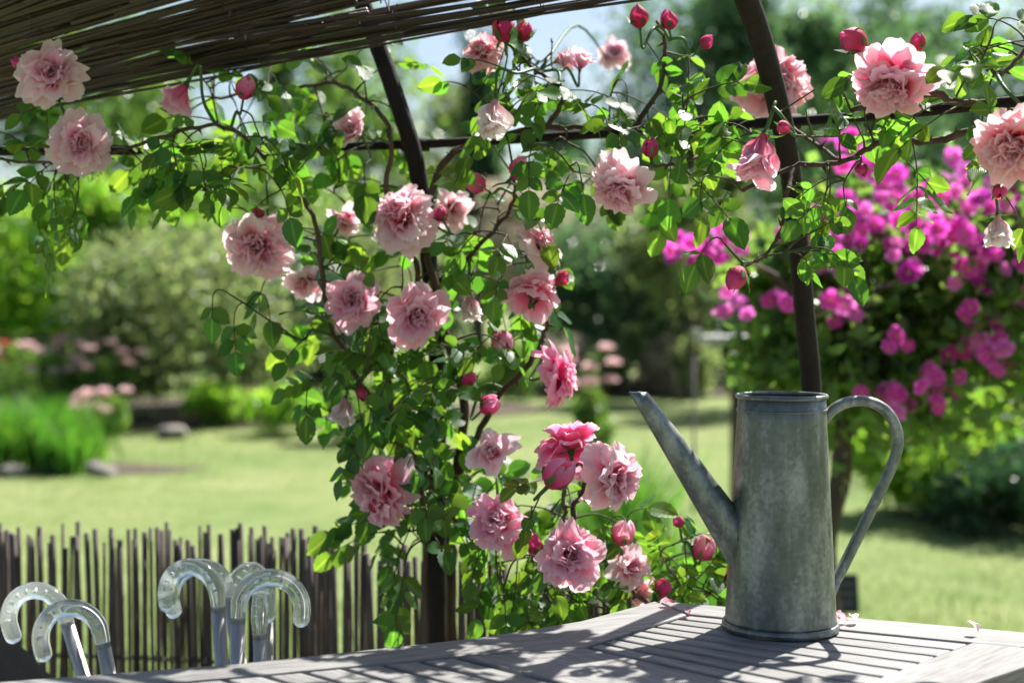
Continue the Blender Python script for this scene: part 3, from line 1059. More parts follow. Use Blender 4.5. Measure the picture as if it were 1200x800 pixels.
        for ri, (cnt, el, sc, which, rad) in enumerate(rings):
            off = random.uniform(0, 6)
            for k in range(cnt):
                a = off + 2 * PI * k / cnt + random.uniform(-.22, .22)
                e = R(el + random.uniform(-jit, jit))
                o_ = Vector((math.cos(a), math.sin(a), 0))
                y = o_ * math.cos(e) + Vector((0, 0, 1)) * math.sin(e)
                z = -o_ * math.sin(e) + Vector((0, 0, 1)) * math.cos(e)
                z = z + Vector((-math.sin(a), math.cos(a), 0)) * random.uniform(-.25, .25)
                yw = rot @ y + Vector((0, 0, -.34 * (1 - ri / len(rings)) * random.uniform(.3, 1.3)))
                b_ = basis(yw, rot @ z)
                s = R0 * sc * random.uniform(.8, 1.16)
                if random.random() < .04: continue
                link('petal', random.choice((PM[deeper[mat]] if ri >= 3 else pm)[which]), fl, mat4=m4(b_, rot @ (o_ * rad * R0), s))
        return fl
    def bud(self, px, py, h, D, face, mat='petal_bud', open_=0):
        d = Vector(face).normalized()
        H = h / F * D
        c = at(px, py, D) - d * H * .5
        fl = self.flower_base(c, d, H * .72, True, H)
        rot = axis_rot(d, random.uniform(0, 6))
        for k in range(5):
            b_ = rot @ Matrix.Rotation(2 * PI * k / 5 * 2 + random.uniform(-.2, .2), 3, 'Z')
            link('petal', BUDP[mat][min(2, open_ + (1 if k > 3 else 0))] if k else BUDP[mat][0], fl, mat4=m4(b_, Vector((0, 0, 0)), H * (1 - .05 * k)))
        return fl
    def finish(self, keep=300):
        tw = self.twig.build('twigs', 'twig', self.root, self.base)
        tw['kind'] = 'stuff'
        def clear(q):
            m_ = q[0] + q[1] * q[3] * .5
            for c, r in self.blooms:
                if (m_ - c).length < r * 1.0: return False
                ray = (c - CAMP).normalized()
                w = m_ - CAMP
                al = w.dot(ray)
                if al < (c - CAMP).length and (w - ray * al).length < r * .82 and random.random() < .93: return False
            return True
        self.leaves = [q for q in self.leaves if clear(q)]
        L = sorted(self.leaves, key=lambda q: (q[0] - CAMP).length / q[3])
        for i, (p, d, n, s) in enumerate(L[:keep]):
            link('leaf', LEAF[i % 8], self.root, mat4=m4(basis(d, n), p - self.base, s))
        rest = L[keep:]
        if rest:
            V, Fc = [], []
            k = len(SL_V)
            for i, (p, d, n, s) in enumerate(rest):
                b_ = np.array(basis(d, n))
                V.append(SL_V @ b_.T * s + np.array((p - self.base)[:]))
                Fc += [tuple(q + i * k for q in f_) for f_ in SL_F]
            o = link('foliage', make_mesh('foliage', np.concatenate(V), Fc, 'leaf_mass'), self.root)
            o['kind'] = 'stuff'
        print('ROSE', self.root.name, 'leaflets', len(L))

# ------------------------------------------------------------------ iron arbour
P1 = [at(513, 1150, 2.08), at(513, 755, 2.08), at(513, 560, 2.08), at(512, 420, 2.075), at(502, 300, 2.06), at(487, 190, 2.02), at(461, 105, 2.02), at(437, 38, 2.02), at(408, -40, 2.0), at(370, -130, 1.95)]
P2 = [at(962, 1160, 2.0), at(958, 640, 2.0), at(951, 460, 1.99), at(944, 380, 1.965), at(935, 280, 1.92), at(924, 185, 1.86), at(905, 95, 1.76), at(876, 2, 1.62), at(820, -120, 1.46), at(700, -330, 1.25)]
for P in (P1, P2):
    P[0].z = FLOOR - .02
arb = thing('iron_arbour', (P1[0].x, P1[0].y, FLOOR), 'dark rusty iron arbour frame with curved posts and a ring bar', 'arbour')
AB = Vector(arb.location)
RP = .0142
for P, RP in ((P1, .0126), (P2, .0140)):
    MB().tube(spline(P, 8), RP, 14).build('post', 'post', arb, AB)
ring = [at(-160, 182, 2.13), at(0, 178, 2.13), at(180, 176, 2.10), at(487, 169, 2.04), at(700, 157, 1.97), at(920, 143, 1.885), at(1040, 134, 1.76), at(1200, 118, 1.60), at(1400, 95, 1.42)]
MB().tube(spline(ring, 6), .0068, 10).build('ring_bar', 'post', arb, AB)
for c in (ring[3], ring[5]):
    MB().tube([c + Vector((-.02, 0, 0)), c + Vector((.02, 0, 0))], .0105, 10).build('clamp', 'post', arb, AB)

# ------------------------------------------------------------------ brushwood roof
roof = thing('brushwood_roof', at(300, 40, 1.9), 'dark brushwood roof mat of bundled thin rods above the left side', 'roof mat')
RB = Vector(roof.location)
def roof_pt(u, v):
    """u along the rods (0 far left .. 1 near right), v across (0 outer rim .. 1 overhead)"""
    a = at(-170, 178, 2.34); b_ = at(815, -14, 1.72)
    c_ = at(-330, 40, 2.05); d = at(420, -640, 1.0)
    lo = a.lerp(b_, u) + Vector((0, 0, .012 * math.sin(PI * u)))
    hi = c_.lerp(d, u)
    p = lo.lerp(hi, v)
    p.z += .07 * math.sin(PI * min(1, v))
    return p
rr = random.Random(5)
nrod = 296
for i in range(nrod):
    v0 = (i + .5) / nrod * 1.0
    u0, u1 = rr.uniform(-.05, .06), rr.uniform(.93, 1.03)
    thin = False
    if i % 3 == 0 and v0 > .03:                      # short lengths leave broken gaps
        u0, u1 = (rr.uniform(.2, .5), u1) if rr.random() < .5 else (u0, rr.uniform(.45, .8))
    if v0 < .16:
        if v0 > .03: u1 = min(u1, .60 + rr.uniform(-.02, .05) + v0 * .9) if i % 3 else u1
    lay = (i % 3) * .007
    dv0, dv1 = rr.gauss(0, .009), rr.gauss(0, .009)
    bow = rr.uniform(-.006, .006)
    pts = []
    for k in range(7):
        s = k / 6
        u = u0 + (u1 - u0) * s
        p = roof_pt(u, max(-.004, v0 + dv0 + (dv1 - dv0) * s + bow * math.sin(PI * s)))
        p += Vector((rr.uniform(-.003, .003), rr.uniform(-.0065, .0065), lay + rr.uniform(-.004, .004)))
        pts.append(p)
    r = rr.uniform(.0023, .0042)
    v, f = tube(pts, (r, r * rr.uniform(.55, .9)), 6)
    org = pts[0]
    xd = (pts[-1] - pts[0]).normalized()
    rot = Matrix((xd, xd.orthogonal().normalized(), xd.cross(xd.orthogonal().normalized()))).transposed()
    inv = rot.transposed()
    me = make_mesh('rod', [inv @ (q - org) for q in v], f, 'rod')
    link('rod', me, roof, mat4=m4(rot, org - RB))
for u in (.12, .34, .56, .72, .86):                    # binding wires over and under the rods
    mb = MB()
    pts = [roof_pt(u + .004 * math.sin(k * 2.1), k / 90) + Vector((0, 0, (-.007 if k % 2 else .021))) for k in range(0, 91)]
    mb.tube(pts, .0009, 4)
    mb.build('binding_wire', 'wire', roof, RB)
for v0 in (.02, .35, .7, .98):                          # carrying battens
    MB().tube([roof_pt(k / 8, v0) + Vector((0, 0, .028)) for k in range(9)], .006, 6).build('batten', 'rod', roof, RB)

# ------------------------------------------------------------------ brushwood fence
fl = [(-1.75, 2.62), (-.95, 2.60), (-.60, 2.56), (-.43, 2.50), (-.28, 2.36), (-.12, 2.24), (.01, 2.12), (.13, 2.06), (.24, 2.02)]
fpath = spline([Vector((x, y, 0)) for x, y in fl], 10)
fence = thing('brushwood_fence', (fl[2][0], fl[2][1], FLOOR), 'low fence of upright brown brushwood sticks wired together behind umbrellas', 'fence')
FB = Vector(fence.location)
acc = [0]
for i in range(1, len(fpath)):
    acc.append(acc[-1] + (fpath[i] - fpath[i - 1]).length)
def fence_at(s):
    for i in range(1, len(acc)):
        if acc[i] >= s:
            k = (s - acc[i - 1]) / (acc[i] - acc[i - 1])
            return fpath[i - 1].lerp(fpath[i], k)
    return fpath[-1].copy()
rr = random.Random(9)
s = 0.45
npk = 0
rnext = .006
while s < acc[-1]:
    p = fence_at(s)
    r, rnext = rnext, rr.uniform(.0032, .0066)
    dense = math.sin(s * 9.0) + .6 * math.sin(s * 23 + 1)
    h = 1.055 + max(-.03, min(.018, rr.gauss(-.004, .012))) + .010 * math.sin(s * 5)
    tilt = rr.gauss(0, .007)
    dy = rr.uniform(-.012, .012)
    pts = []
    for k in range(6):
        t_ = k / 5
        pts.append(Vector((p.x + tilt * (t_ - .3) + rr.uniform(-.0025, .0025), p.y + dy + rr.uniform(-.002, .002), FLOOR - .02 + (h - FLOOR + .02) * t_)))
    v, f = tube(pts, (r * 1.1, r * .85), 7, jit=.08)
    me = make_mesh('picket', [q - pts[0] for q in v], f, 'picket')
    link('picket', me, fence, pts[0] - FB)
    npk += 1
    s += r + rnext + (rr.uniform(-.004, .0004) if (dense > .25 or p.x > -.25) else rr.uniform(-.0032, .0024))
print('pickets', npk)
for zz in (.82, .55):
    mb = MB()
    k = 0
    pts1, pts2 = [], []
    s = .02
    while s < acc[-1]:
        p = fence_at(s)
        a = s * 260
        pts1.append(p + Vector((0, -.014 + .0025 * math.cos(a), zz + .0035 * math.sin(a))))
        pts2.append(p + Vector((0, -.014 - .0025 * math.cos(a), zz - .0035 * math.sin(a))))
        s += .006
    mb.tube(pts1, .0022, 4).tube(pts2, .0022, 4)
    mb.build('binding_wire', 'wire', fence, FB)

# ------------------------------------------------------------------ table
TZ = 1.10
table = thing('garden_table', (0, 1.3, FLOOR), 'weathered grey slatted wooden garden table carrying the watering can', 'table')
TB = Vector(table.location)
def plank(name, poly, thick=.022, dz=0.0, d=None):
    """flat board from a plan polygon; local x along direction d for the grain"""
    p0 = Vector((poly[0][0], poly[0][1], TZ - thick + dz))
    d = Vector(d).to_3d().normalized() if d is not None else (Vector(poly[1]) - Vector(poly[0])).to_3d().normalized()
    n_ = Vector((-d.y, d.x, 0))
    loc = [((Vector(q).to_3d() - p0.xy.to_3d()).dot(d), (Vector(q).to_3d() - p0.xy.to_3d()).dot(n_)) for q in poly]
    a2 = sum(loc[i][0] * loc[(i + 1) % len(loc)][1] - loc[(i + 1) % len(loc)][0] * loc[i][1] for i in range(len(loc)))
    if a2 < 0: loc = loc[::-1]
    v, f = prism(loc, 0, thick)
    rot = Matrix((d, n_, Vector((0, 0, 1)))).transposed()
    o = link(name, make_mesh(name, v, f, 'table', False), table, mat4=m4(rot, p0 - TB))
    bevel(o, .0022, 2)
    return o
G = .003
Cc = (.178, 1.737); Ec = (.645, 1.540)
inL = (.2085, 1.663); inR = (.494, 1.527)
# back board
plank('frame_board', [Cc, Ec, (.540, 1.5055), inR, inL])
# right board
plank('frame_board', [(.543, 1.5035), (.6475, 1.5375), (.458, 1.372), (.05, .97), (-.06, .95), (.2856, 1.304), (.4965, 1.5245)], d=(.7, .72))
# left board: outer rim and inner rim
outer = [(.1755, 1.7345), (.079, 1.626), (-.037, 1.5455), (-.275, 1.436), (-.497, 1.366), (-.95, 1.235)]
inner = [(.2055, 1.660), (.0746, 1.502), (-.057, 1.466), (-.251, 1.392), (-.47, 1.315), (-.93, 1.165)]
plank('frame_board', outer + inner[::-1], d=Vector(outer[-1]) - Vector(outer[0]))
# right slat panel
A0, A1 = Vector((.2095, 1.6595)), Vector((.493, 1.5235))
B0, B1 = Vector((.081, 1.5045)), Vector((.2885, 1.3055))
ns = 8
for i in range(ns):
    a, b_ = i / ns, (i + 1) / ns
    l0, l1 = A0.lerp(B0, a), A0.lerp(B0, b_)
    r0, r1 = A1.lerp(B1, a), A1.lerp(B1, b_)
    g0 = (l1 - l0).normalized() * .0030; g1 = (r1 - r0).normalized() * .0030
    plank('slat', [l0 + g0, r0 + g1, r1 - g1, l1 - g0], d=(r0 - l0), dz=-.001)
# middle board
plank('cross_board', [(.0776, 1.500), (.2835, 1.3005), (.203, 1.2165), (-.054, 1.4635)], d=(.72, -.695))
# left slat panel: strips clipped by the panel outline
def clip(poly, nx, ny, c):
    out_ = []
    for i in range(len(poly)):
        p, q = poly[i], poly[(i + 1) % len(poly)]
        dp, dq = p[0] * nx + p[1] * ny - c, q[0] * nx + q[1] * ny - c
        if dp >= 0: out_.append(p)
        if dp * dq < 0:
            k = dp / (dp - dq)
            out_.append((p[0] + (q[0] - p[0]) * k, p[1] + (q[1] - p[1]) * k))
    return out_
panel = [(-.060, 1.461), (.200, 1.213), (-.06, .955), (-.90, .955), (-.927, 1.161), (-.47, 1.311), (-.251, 1.388)]
dx, dy = .72, -.695
nx, ny = -dy, dx                     # towards upper right
c0 = .200 * nx + 1.213 * ny
w_ = .036
k = 0
while k < 26:
    hi_ = c0 - k * w_ - .003
    lo_ = c0 - (k + 1) * w_ + .003
    q = clip(clip(panel, -nx, -ny, -hi_), nx, ny, lo_)
    if len(q) >= 3:
        plank('slat', q, d=(dx, dy), dz=-.001)
    k += 1
plank('frame_board', [(.05, .967), (-.98, .952), (-.98, .87), (.02, .87)], d=(1, 0))
for lx, ly in ((.15, 1.60), (.40, 1.42), (-.85, 1.16), (-.85, .95), (-.05, 1.0)):
    bevel(MB().add(*box((lx - TB.x, ly - TB.y, (TZ - .0235 - FLOOR) / 2), (.06, .06, TZ - .0235 - FLOOR))).build('leg', 'table', table, smooth=False), .003)
ap = [(.16, 1.66), (.52, 1.50), (.40, 1.36), (-.03, .98), (-.88, .93), (-.88, 1.16), (-.24, 1.38), (.02, 1.50)]
for i in range(len(ap)):
    a, b_ = Vector(ap[i]), Vector(ap[(i + 1) % len(ap)])
    d = (b_ - a); L = d.length
    rot = Matrix.Rotation(math.atan2(d.y, d.x), 3, 'Z')
    m_ = (a + b_) / 2
    MB().add(*box((m_.x - TB.x, m_.y - TB.y, TZ - .065 - FLOOR), (L - .045, .018, .075), rot)).build('apron', 'table', table, smooth=False)

# ------------------------------------------------------------------ watering can
CX, CY = .302, 1.59
can = thing('watering_can', (CX, CY, TZ), 'tall galvanised metal watering can with long spout and looped handle', 'watering can')
H = .262; RB_, RT = .0625, .0485
def brad(z): return RB_ + (RT - RB_) * z / H
prof = [(.001, .006), (RB_ - .004, .006), (RB_ - .0005, .008)]
prof += [(brad(z), z) for z in np.linspace(.012, H - .004, 12)]
prof += [(RT - .0016, H - .003)] + [(brad(z) - .0018, z) for z in np.linspace(H - .006, .012, 8)] + [(.001, .0105)]
MB().add(*lathe(prof, 64)).build('body', 'zinc', can)
def ringprof(R0, z0, a, b_, n=10):
    return [(R0 + a * math.cos(2 * PI * k / n), z0 + b_ * math.sin(2 * PI * k / n)) for k in range(n + 1)]
MB().add(*lathe(ringprof(RT + .0006, H - .001, .0026, .0028), 64)).build('rim', 'zinc', can)
MB().add(*lathe(ringprof(RB_ + .0006, .0046, .0024, .0046), 64)).build('base_band', 'zinc', can)
MB().add(*lathe(ringprof(brad(.246) , .246, .0011, .0016), 64)).build('bead', 'zinc', can)
# spout: oval root on the body, tapered, cut level at the tip
sv = []
s0 = Vector((-.030, .0, .070)); s1 = Vector((-.162, -.012, .2665))
ax = (s1 - s0).normalized()
npts, sid = 14, 24
sd_ = ax.cross(Vector((0, 1, 0))).normalized()
bi = ax.cross(sd_).normalized()
v, f = [], []
for i in range(npts):
    t_ = i / (npts - 1)
    c = s0.lerp(s1, t_)
    r = .0158 * (1 - t_) ** 1.0 + .0088
    for k in range(sid):
        a = 2 * PI * k / sid
        p = c + sd_ * math.cos(a) * r + bi * math.sin(a) * r * .92
        if i == npts - 1:                         # level cut
            tt = (s1.z - p.z) / ax.z
            p = p + ax * tt
        elif t_ > .85:
            tt = (c.z - p.z) / ax.z
            p = p + ax * tt * (t_ - .85) / .15
        v.append(p)
for i in range(npts - 1):
    for k in range(sid):
        f.append((i * sid + k, i * sid + (k + 1) % sid, (i + 1) * sid + (k + 1) % sid, (i + 1) * sid + k))
o = link('spout', make_mesh('spout', v, f, 'zinc'), can)
sm = o.modifiers.new('thickness', 'SOLIDIFY'); sm.thickness = .0013; sm.offset = -1
def cl(px, py, dy=.0):
    q = at(px, py, CY + dy) - Vector((CX, CY, TZ))
    return q
hp = [cl(958, 502), cl(964, 494), cl(976, 480), cl(994, 471), cl(1016, 470), cl(1037, 480), cl(1049, 498), cl(1052, 520), cl(1046, 543), cl(1034, 570), cl(1012, 615), cl(988, 664), cl(978, 682), cl(973, 690)]
P = spline(hp, 6)
MB().tube(P, .0062, 14).build('handle', 'zinc', can)
mb = MB()
MB().tube([cl(956, 506), cl(962, 497)], (.009, .0066), 12).build('handle_weld', 'zinc', can)
MB().tube([cl(971, 694), cl(979, 680)], (.009, .0064), 12).build('handle_weld', 'zinc', can)

# ------------------------------------------------------------------ umbrellas with clear crook handles
def umbrella(apex_px, apex_py, D, foot, yaw, sc, label, r=.0108):
    """yaw 0 = hook opens to the left in the picture, 180 = right, 90 = to the camera"""
    apex = at(apex_px, apex_py, D)
    foot = Vector(foot)
    # local: z up along the shaft, crook in the xz plane going to -x
    Rc = .0380 * sc
    zaxis = (apex - foot).normalized()
    L = (apex - foot).length
    xa = Vector((math.cos(R(yaw)), -math.sin(R(yaw)), 0))
    xa = (xa - zaxis * xa.dot(zaxis)).normalized()
    ya = zaxis.cross(xa)
    rot = Matrix((xa, ya, zaxis)).transposed()
    root = thing('umbrella', foot, label, 'umbrella', 'see-through umbrellas with crook handles')
    root.matrix_basis = m4(rot, foot)
    zt = L - Rc - r              # crook centre height; shaft on the +x side
    cxk = Rc
    path = [(cxk, 0, zt - .020 * sc), (cxk, 0, zt - .010 * sc)]
    for k in range(0, 13):
        a = PI * k / 12
        path.append((cxk * math.cos(a), 0, zt + Rc * math.sin(a)))
    path += [(-cxk * .99, 0, zt - .010 * sc), (-cxk * .95, 0, zt - .021 * sc)]
    pp = spline(path, 3)
    rad = [r * (0.8 + .2 * min(1, i / 8)) for i in range(len(pp))]
    rad[-1] = r * .45; rad[-2] = r * .85; rad[-3] = r * .97
    hd = MB().tube(pp, rad, 14).build('handle', 'acrylic', root)
    mb = MB()
    for i in range(9):
        a = PI * (.08 + .105 * i)
        c = Vector((cxk * math.cos(a), -.003 if abs(yaw) < 90 else .003, zt + Rc * math.sin(a)))
        bm = bmesh.new(); bmesh.ops.create_icosphere(bm, subdivisions=1, radius=random.uniform(.0016, .0034))
        mb.add([q.co + c + Vector((0, random.uniform(-.004, .004), 0)) for q in bm.verts], [[z.index for z in q.verts] for q in bm.faces])
        bm.free()
    ob = mb.build('air_bubbles', 'bubble', hd); ob['kind'] = 'stuff'
    MB().tube([(cxk, 0, .07), (cxk, 0, zt - .012 * sc)], .0088, 14).build('shaft', 'shaft', root)
    MB().tube([(cxk, 0, .0), (cxk, 0, .07)], (.003, .0045), 10).build('ferrule', 'darkmetal', root)
    v, f = [], []                                     # furled canopy
    prof_ = [(.008, .09), (.020, .16), (.034, .38), (.030, .56), (.012, .585)]
    for q, z in prof_:
        for k in range(20):
            a = 2 * PI * k / 20
            rr_ = q * (1 + .28 * (k % 2))
            v.append((cxk + rr_ * math.cos(a), rr_ * math.sin(a), z * (zt - .1) / .75))
    for i in range(len(prof_) - 1):
        for k in range(20):
            f.append((i * 20 + k, i * 20 + (k + 1) % 20, (i + 1) * 20 + (k + 1) % 20, (i + 1) * 20 + k))
    link('furled_canopy', make_mesh('furled_canopy', v, f, 'film'), root)
    return root
FZ = FLOOR + .02
umbrella(30, 683, 1.80, (-.40, 1.80, FZ), 8, 1.0, 'clear handled umbrella leaning hard, rearmost of the tilted pair by black bag')
umbrella(74, 702, 1.72, (-.40, 1.70, FZ), 4, 1.0, 'clear handled umbrella leaning, foremost of the tilted pair by black bag')
umbrella(222, 654, 1.80, (-.372, 1.82, FZ), 20, 1.0, 'upright umbrella with clear hook, in front of its twin, handle pointing to tilted pair')
umbrella(226, 655, 1.86, (-.29, 1.87, FZ), -28, .98, 'upright umbrella with clear hook, tucked close behind its twin')
umbrella(318, 666, 1.74, (-.32, 1.74, FZ), 176, 1.02, 'upright umbrella with milky clear hook opening towards the rose post')
umbrella(308, 678, 1.80, (-.315, 1.86, FZ), 88, .98, 'umbrella whose bubbly clear hook points out over the table')
umbrella(290, 658, 1.92, (-.335, 1.90, FZ), -62, .98, 'shaded smoky umbrella hook half behind the milky clear one')
st = thing('umbrella_stand', (-.35, 1.80, FLOOR), 'low dark metal umbrella stand on the terrace behind the table', 'stand')
MB().add(*box((0, 0, .006), (.36, .34, .012))).build('tray', 'darkmetal', st, smooth=False)
for x in (-.17, .17):
    for y in (-.16, .16):
        MB().tube([(x, y, .012), (x, y, .46)], .006, 8).build('leg', 'darkmetal', st)
for zz in (.20, .46):
    for a, b_ in (((-.17, -.16), (.17, -.16)), ((.17, -.16), (.17, .16)), ((.17, .16), (-.17, .16)), ((-.17, .16), (-.17, -.16))):
        MB().tube([(a[0], a[1], zz), (b_[0], b_[1], zz)], .005, 8).build('rail', 'darkmetal', st)

# black bag slumped in the corner
bm = bmesh.new()
bmesh.ops.create_cube(bm, size=1)
bmesh.ops.subdivide_edges(bm, edges=bm.edges[:], cuts=5, use_grid_fill=True)
rr = random.Random(3)
for q in bm.verts:
    x, y, z = q.co
    k = 1 - .28 * (z + .5) ** 2
    q.co = Vector((x * .44 * k * (1 - .25 * (2 * y) ** 2), y * .26 * k, (z + .5) * .69 * (1 - .42 * max(0, x + .1))))
    q.co += Vector((rr.uniform(-1, 1), rr.uniform(-1, 1), rr.uniform(-1, 1))) * .007
me = bpy.data.meshes.new('body'); bm.to_mesh(me); bm.free()
me.materials.append(M['black'])
me.polygons.foreach_set('use_smooth', [True] * len(me.polygons))
bag = thing('black_bag', (-.79, 2.04, FLOOR), 'slumped black fabric bag beside the tilted umbrellas', 'bag')
ob = link('body', me, bag); ob.modifiers.new('soft', 'SUBSURF').levels = 1
for y in (-.07, .07):
    MB().tube(spline([(-.14, y, .62), (-.11, y, .70), (-.06, y, .69), (-.03, y, .60)], 5), .008, 7).build('strap', 'black', bag)

# ------------------------------------------------------------------ the roses
A = Rose('climbing_rose', (-.10, 2.16, FLOOR), 'large pink climbing rose covering the iron post and roof rim')
A.cane([(-.10, 2.16, FLOOR - .02), at(530, 720, 2.12), at(528, 600, 2.1), at(545, 480, 2.06), at(520, 380, 2.03), at(500, 280, 1.99), at(515, 200, 1.98), at(560, 165, 1.96), at(640, 150, 1.93), at(740, 152, 1.90), at(850, 170, 1.86)], (.0085, .003))
A.cane([(-.12, 2.14, FLOOR - .02), at(500, 640, 2.08), at(470, 520, 2.05), at(455, 430, 2.02), at(490, 330, 2.0), at(455, 240, 1.98), at(455, 150, 2.0), at(400, 100, 2.04), at(330, 105, 2.06), at(250, 115, 2.06)], (.0058, .0022))
A.cane([(-.08, 2.15, FLOOR - .02), at(520, 690, 2.1), at(500, 560, 2.05), at(430, 460, 2.0), at(385, 370, 1.97), at(370, 260, 1.95), at(330, 210, 1.93), at(270, 150, 1.90), at(190, 160, 1.90), at(90, 190, 1.92), at(-20, 185, 1.95)], (.005, .002))
A.cane([at(535, 560, 2.08), at(580, 470, 2.0), at(625, 420, 1.92), at(640, 380, 1.9), at(648, 330, 1.9)], (.0055, .0022))
A.cane([at(515, 330, 2.02), at(560, 290, 1.97), at(600, 240, 1.94), at(600, 190, 1.92)], (.004, .002))
A.cane([at(640, 150, 1.93), at(660, 110, 1.9), at(625, 80, 1.88), at(595, 50, 1.88)], (.0038, .002))
A.cane([at(740, 152, 1.9), at(770, 110, 1.86), at(780, 60, 1.85), at(770, 25, 1.85)], (.0038, .002))
A.cane([at(850, 170, 1.86), at(800, 190, 1.8), at(765, 195, 1.78)], (.0032, .002))
A.cane([at(500, 600, 2.07), at(560, 620, 1.95), at(610, 640, 1.88)], (.0045, .002))
# blooms: px, py, diameter, depth, facing (x right, y away, z up)
for a in [
    (60, 86, 76, 1.84, (.2, -.9, .25), 'cup', 'petal_pale'),
    (95, 168, 72, 1.88, (.35, -.9, -.1), 'full', 'petal_pale'),
    (214, 106, 56, 1.86, (-.5, .3, -.6), 'half', 'petal_mid'),
    (418, 154, 52, 1.96, (-.4, -.6, .5), 'half', 'petal_pale'),
    (300, 287, 84, 1.92, (-.1, -.95, -.25), 'shaggy', 'petal_pale'),
    (470, 250, 84, 1.92, (-.35, -.6, .45), 'shaggy', 'petal_pale'),
    (413, 350, 68, 1.93, (.05, -.95, .25), 'cup', 'petal_mid'),
    (487, 367, 80, 1.88, (.15, -.9, -.1), 'cup', 'petal_mid'),
    (530, 243, 50, 2.02, (.5, -.5, -.1), 'loose', 'petal_pale'),
    (578, 135, 66, 1.80, (-.1, -.35, -.9), 'droop', 'petal_cream'),
    (565, 57, 52, 1.93, (-.3, -.5, .4), 'full', 'petal_coral'),
    (655, 70, 34, 1.95, (.6, -.3, .3), 'half', 'petal_pale'),
    (680, 76, 38, 1.95, (.1, -.1, .9), 'half', 'petal_pale'),
    (636, 284, 58, 1.90, (.55, -.3, .6), 'full', 'petal_pale'),
    (624, 338, 66, 1.88, (.1, .5, .6), 'full', 'petal_mid'),
    (550, 358, 42, 1.96, (.0, -.1, -.95), 'droop', 'petal_cream'),
    (658, 436, 74, 1.86, (.85, -.1, .2), 'full', 'petal_deep'),
    (727, 219, 78, 1.76, (-.45, -.5, -.7), 'shaggy', 'petal_pale'),
    (402, 480, 46, 1.98, (-.2, -.2, -.9), 'droop', 'petal_cream'),
    (577, 528, 58, 1.88, (-.05, -.8, .3), 'half', 'petal_pale'),
    (443, 578, 90, 1.92, (-.75, -.45, -.3), 'shaggy', 'petal_mid'),
    (584, 610, 78, 1.84, (.1, -.65, .7), 'cup', 'petal_mid'),
    (356, 330, 44, 2.05, (-.2, -.6, -.3), 'loose', 'petal_pale'),
    (405, 258, 40, 2.08, (-.2, -.5, -.4), 'loose', 'petal_pale'),
    (720, 62, 40, 2.5, (0, -.8, .2), 'cup', 'petal_pale'),
]:
    A.bloom(*a)
for a in [
    (288, 101, 30, 1.86, (.2, -.35, .6), 'petal_deep', 1),
    (590, 32, 32, 1.84, (-.1, -.3, .9)), (615, 36, 24, 1.86, (.2, -.2, .9)),
    (748, 18, 28, 1.8, (-.15, -.2, .9)), (784, 22, 24, 1.8, (-.1, -.4, .8)), (829, 49, 18, 1.8, (.5, -.3, .4)),
    (556, 214, 28, 1.92, (-.6, -.5, .3), 'petal_deep', 1), (611, 196, 30, 1.9, (.5, -.3, .6), 'petal_deep', 1),
    (590, 402, 32, 1.93, (.3, -.5, -.4), 'petal_mid', 2), (547, 441, 26, 1.95, (.05, -.5, .7)),
    (575, 473, 28, 1.92, (.6, -.4, .5), 'petal_deep', 1), (424, 461, 20, 1.96, (.1, -.4, -.7)),
    (660, 325, 20, 1.88, (.5, -.2, .5)), (320, 386, 22, 1.94, (-.8, -.3, .3)), (303, 247, 18, 1.94, (.1, -.2, .9)),
    (762, 172, 24, 1.78, (-.1, -.3, .9)), (440, 592, 18, 1.9, (.4, -.5, .5)), (516, 250, 20, 1.93, (-.3, -.3, .7)),
    (22, 74, 20, 1.86, (-.6, -.3, .4)),
]:
    A.bud(*a)
# leaves: ellipse in the picture, depth range, number of sprigs
for z in [
    (455, 300, 80, 90, 1.92, 2.12, 27), (465, 430, 80, 75, 1.92, 2.14, 42), (425, 410, 45, 55, 1.93, 2.1, 10), (495, 520, 80, 75, 1.92, 2.15, 40),
    (515, 600, 75, 50, 1.88, 2.14, 26), (600, 650, 50, 30, 1.84, 2.0, 9), (340, 300, 45, 50, 1.92, 2.02, 6),
    (590, 320, 60, 80, 1.88, 2.04, 20), (560, 230, 60, 60, 1.9, 2.03, 14), (470, 625, 35, 25, 1.9, 2.1, 4),
    (380, 190, 80, 60, 1.93, 2.1, 20), (380, 100, 80, 45, 2.0, 2.14, 16), (250, 180, 70, 45, 1.86, 2.0, 16), (90, 190, 110, 40, 1.9, 2.08, 26),
    (250, 110, 60, 40, 1.95, 2.1, 10),
    (600, 110, 70, 60, 1.84, 1.98, 13), (680, 130, 70, 60, 1.80, 1.95, 14), (770, 120, 70, 65, 1.78, 1.93, 11), (720, 190, 90, 30, 1.78, 1.9, 6), (830, 130, 40, 70, 1.78, 1.9, 9),
    (620, 60, 50, 30, 1.86, 1.95, 8),
]:
    A.sprigs(*z, size=.0345)
